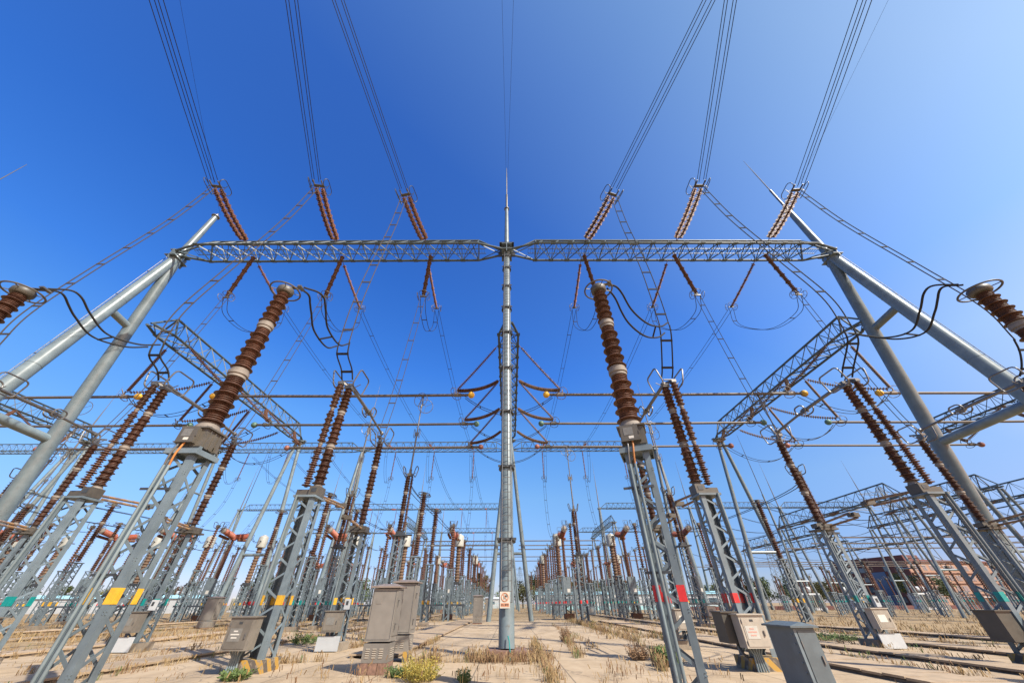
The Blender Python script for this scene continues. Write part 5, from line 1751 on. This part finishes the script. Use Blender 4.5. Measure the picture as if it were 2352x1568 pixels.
# joint lines: (x0,y0,x1,y1,count,height)
for x0, y0, x1, y1, n, h in ((1.0, 13.6, 1.15, 22, 60, 0.38), (-2.4, 15.1, 0.6, 15.2, 45, 0.28), (-2.75, 13.8, -2.45, 15.6, 40, 0.46), (6.2, 22, 6.4, 46, 220, 0.42), (5.4, 14.5, 5.9, 22, 30, 0.3), (3.6, 18, 3.7, 40, 50, 0.2),
                             (7.9, 20, 8.2, 44, 150, 0.30), (-3.8, 17.5, -3.8, 24, 40, 0.2), (0.95, 10.6, 1.1, 13.6, 34, 0.34), (4.2, 13, 5.1, 16.0, 55, 0.4), (2.4, 16, 2.9, 23, 45, 0.36), (-8.4, 14.5, -6.2, 15.6, 45, 0.30), (-7.0, 19.5, -6.2, 24, 60, 0.35),
                             (11.1, 10, 11.2, 40, 170, 0.28), (14.4, 14, 14.5, 44, 170, 0.28), (18.8, 14, 18.9, 44, 170, 0.28), (24.3, 18, 24.4, 60, 170, 0.3), (-10.8, 10, -10.9, 40, 150, 0.26), (-13.0, 10, -12.9, 40, 150, 0.26), (-17.8, 12, -17.9, 46, 150, 0.28), (-20.2, 12, -20.1, 46, 150, 0.28), (-25.8, 16, -25.9, 60, 140, 0.3), (-28, 18, -28, 60, 140, 0.3)):
    for _ in range(n):
        t = q.random()
        tuft(g if q.random() < 0.72 else (g2 if q.random() < 0.7 else g3), x0 + (x1 - x0) * t + q.gauss(0, 0.1), y0 + (y1 - y0) * t, h * q.uniform(0.5, 1.15), 0.07, 9, q, 0.2)
# sparse stems near the lower edge
for _ in range(85):
    tuft(g2 if q.random() < 0.5 else g, q.uniform(-6.5, 5.5), q.uniform(10.2, 13.2), q.uniform(0.15, 0.42), 0.05, 4, q, 0.6, 0.008)
# dry field further out
for _ in range(3800):
    y = 24 + 105 * q.random() ** 1.6
    x = q.uniform(-1.25, 1.25) * (y * 0.9 + 6)
    if -6.5 < x < 5 and y < 80: continue
    tuft(g if q.random() < 0.8 else g2, x, y, q.uniform(0.15, 0.42), 0.22, 6, q, 0.0, 0.035)
for _ in range(420):
    x = q.choice((-1, 1)) * q.uniform(8, 30); y = q.uniform(11, 30)
    tuft(g if q.random() < 0.75 else g2, x, y, q.uniform(0.08, 0.28), 0.15, 8, q, 0.0, 0.016)
for m_, mt_, nm in ((g, 'dry', 'dry_grass'), (g2, 'brownweed', 'brown_weeds'), (g3, 'greenweed', 'green_weeds')):
    o = m_.build(nm, mt_, None, False)
    tag(o, {'dry_grass': 'straw-coloured dry grass in joints and on the field', 'brown_weeds': 'brown dead weeds among the dry grass', 'green_weeds': 'sparse green weeds among the dry grass'}[nm], 'grass', kind='stuff')


def weed(x, y, h, rad, n, mt_, label, leaf=0.05):
    m = MB()
    q2 = random.Random(int(x * 77 + y * 13))
    for _ in range(n):
        a = q2.uniform(0, 2 * PI); r0 = rad * math.sqrt(q2.random()) * 0.5
        b0_ = V((math.cos(a) * r0, math.sin(a) * r0, 0))
        tip = V((math.cos(a) * (r0 + rad * 0.5 * q2.random()), math.sin(a) * (r0 + rad * 0.5 * q2.random()), h * q2.uniform(0.3, 1.0) ** 1.3))
        m.bar(b0_, tip, 0.005, 0.005)
        for k in range(7):
            t = q2.uniform(0.25, 1.0)
            p = b0_ + (tip - b0_) * t
            d = V((q2.gauss(0, 1), q2.gauss(0, 1), q2.uniform(-0.1, 1))).normalized()
            s_ = d.orthogonal().normalized() * leaf * 0.22
            i0 = len(m.v)
            L_ = leaf * q2.uniform(0.6, 1.3)
            m.v += [tuple(p), tuple(p + d * L_ * 0.5 + s_), tuple(p + d * L_), tuple(p + d * L_ * 0.5 - s_)]
            m.f.append((i0, i0 + 1, i0 + 2, i0 + 3))
    o = m.build('weed_plant', mt_, None, False, (x, y, 0))
    tag(o, label, 'weed', 'single weeds near the camera')


weed(-2.25, 11.75, 0.48, 0.66, 230, 'yellowweed', 'bright yellow-green bushy weed at the bottom edge before the cabinets', 0.055)
weed(-2.95, 12.35, 0.22, 0.38, 130, 'greenweed', 'low green weed at the brick plinth of the front cabinet', 0.06)
weed(-1.12, 11.5, 0.26, 0.22, 90, 'greenweed', 'small dark green weed at the bottom edge before the mast', 0.05)
weed(-6.95, 12.0, 0.2, 0.5, 80, 'greenweed', 'leafy green weed beside the striped footing of the yellow column', 0.09)
weed(-9.9, 21.8, 0.42, 0.9, 80, 'greenweed', 'green weed clump between the cabinet-side trench covers', 0.1)
weed(4.75, 14.0, 0.45, 0.4, 120, 'greenweed', 'broad-leaved green weed behind the red-banded column', 0.14)
weed(16.3, 22.5, 0.3, 1.4, 120, 'greenweed', 'green weed patch by the building-side trench cover', 0.1)
weed(2.75, 22.3, 0.62, 0.35, 110, 'brownweed', 'upright brown dead weed standing alone beside the mast', 0.07)
weed(-4.6, 18.6, 0.45, 0.6, 120, 'brownweed', 'dark brown weed against the trench cover', 0.08)
weed(4.3, 15.5, 0.42, 0.5, 130, 'brownweed', 'dry brown weed clump on the slab before the red column', 0.07)
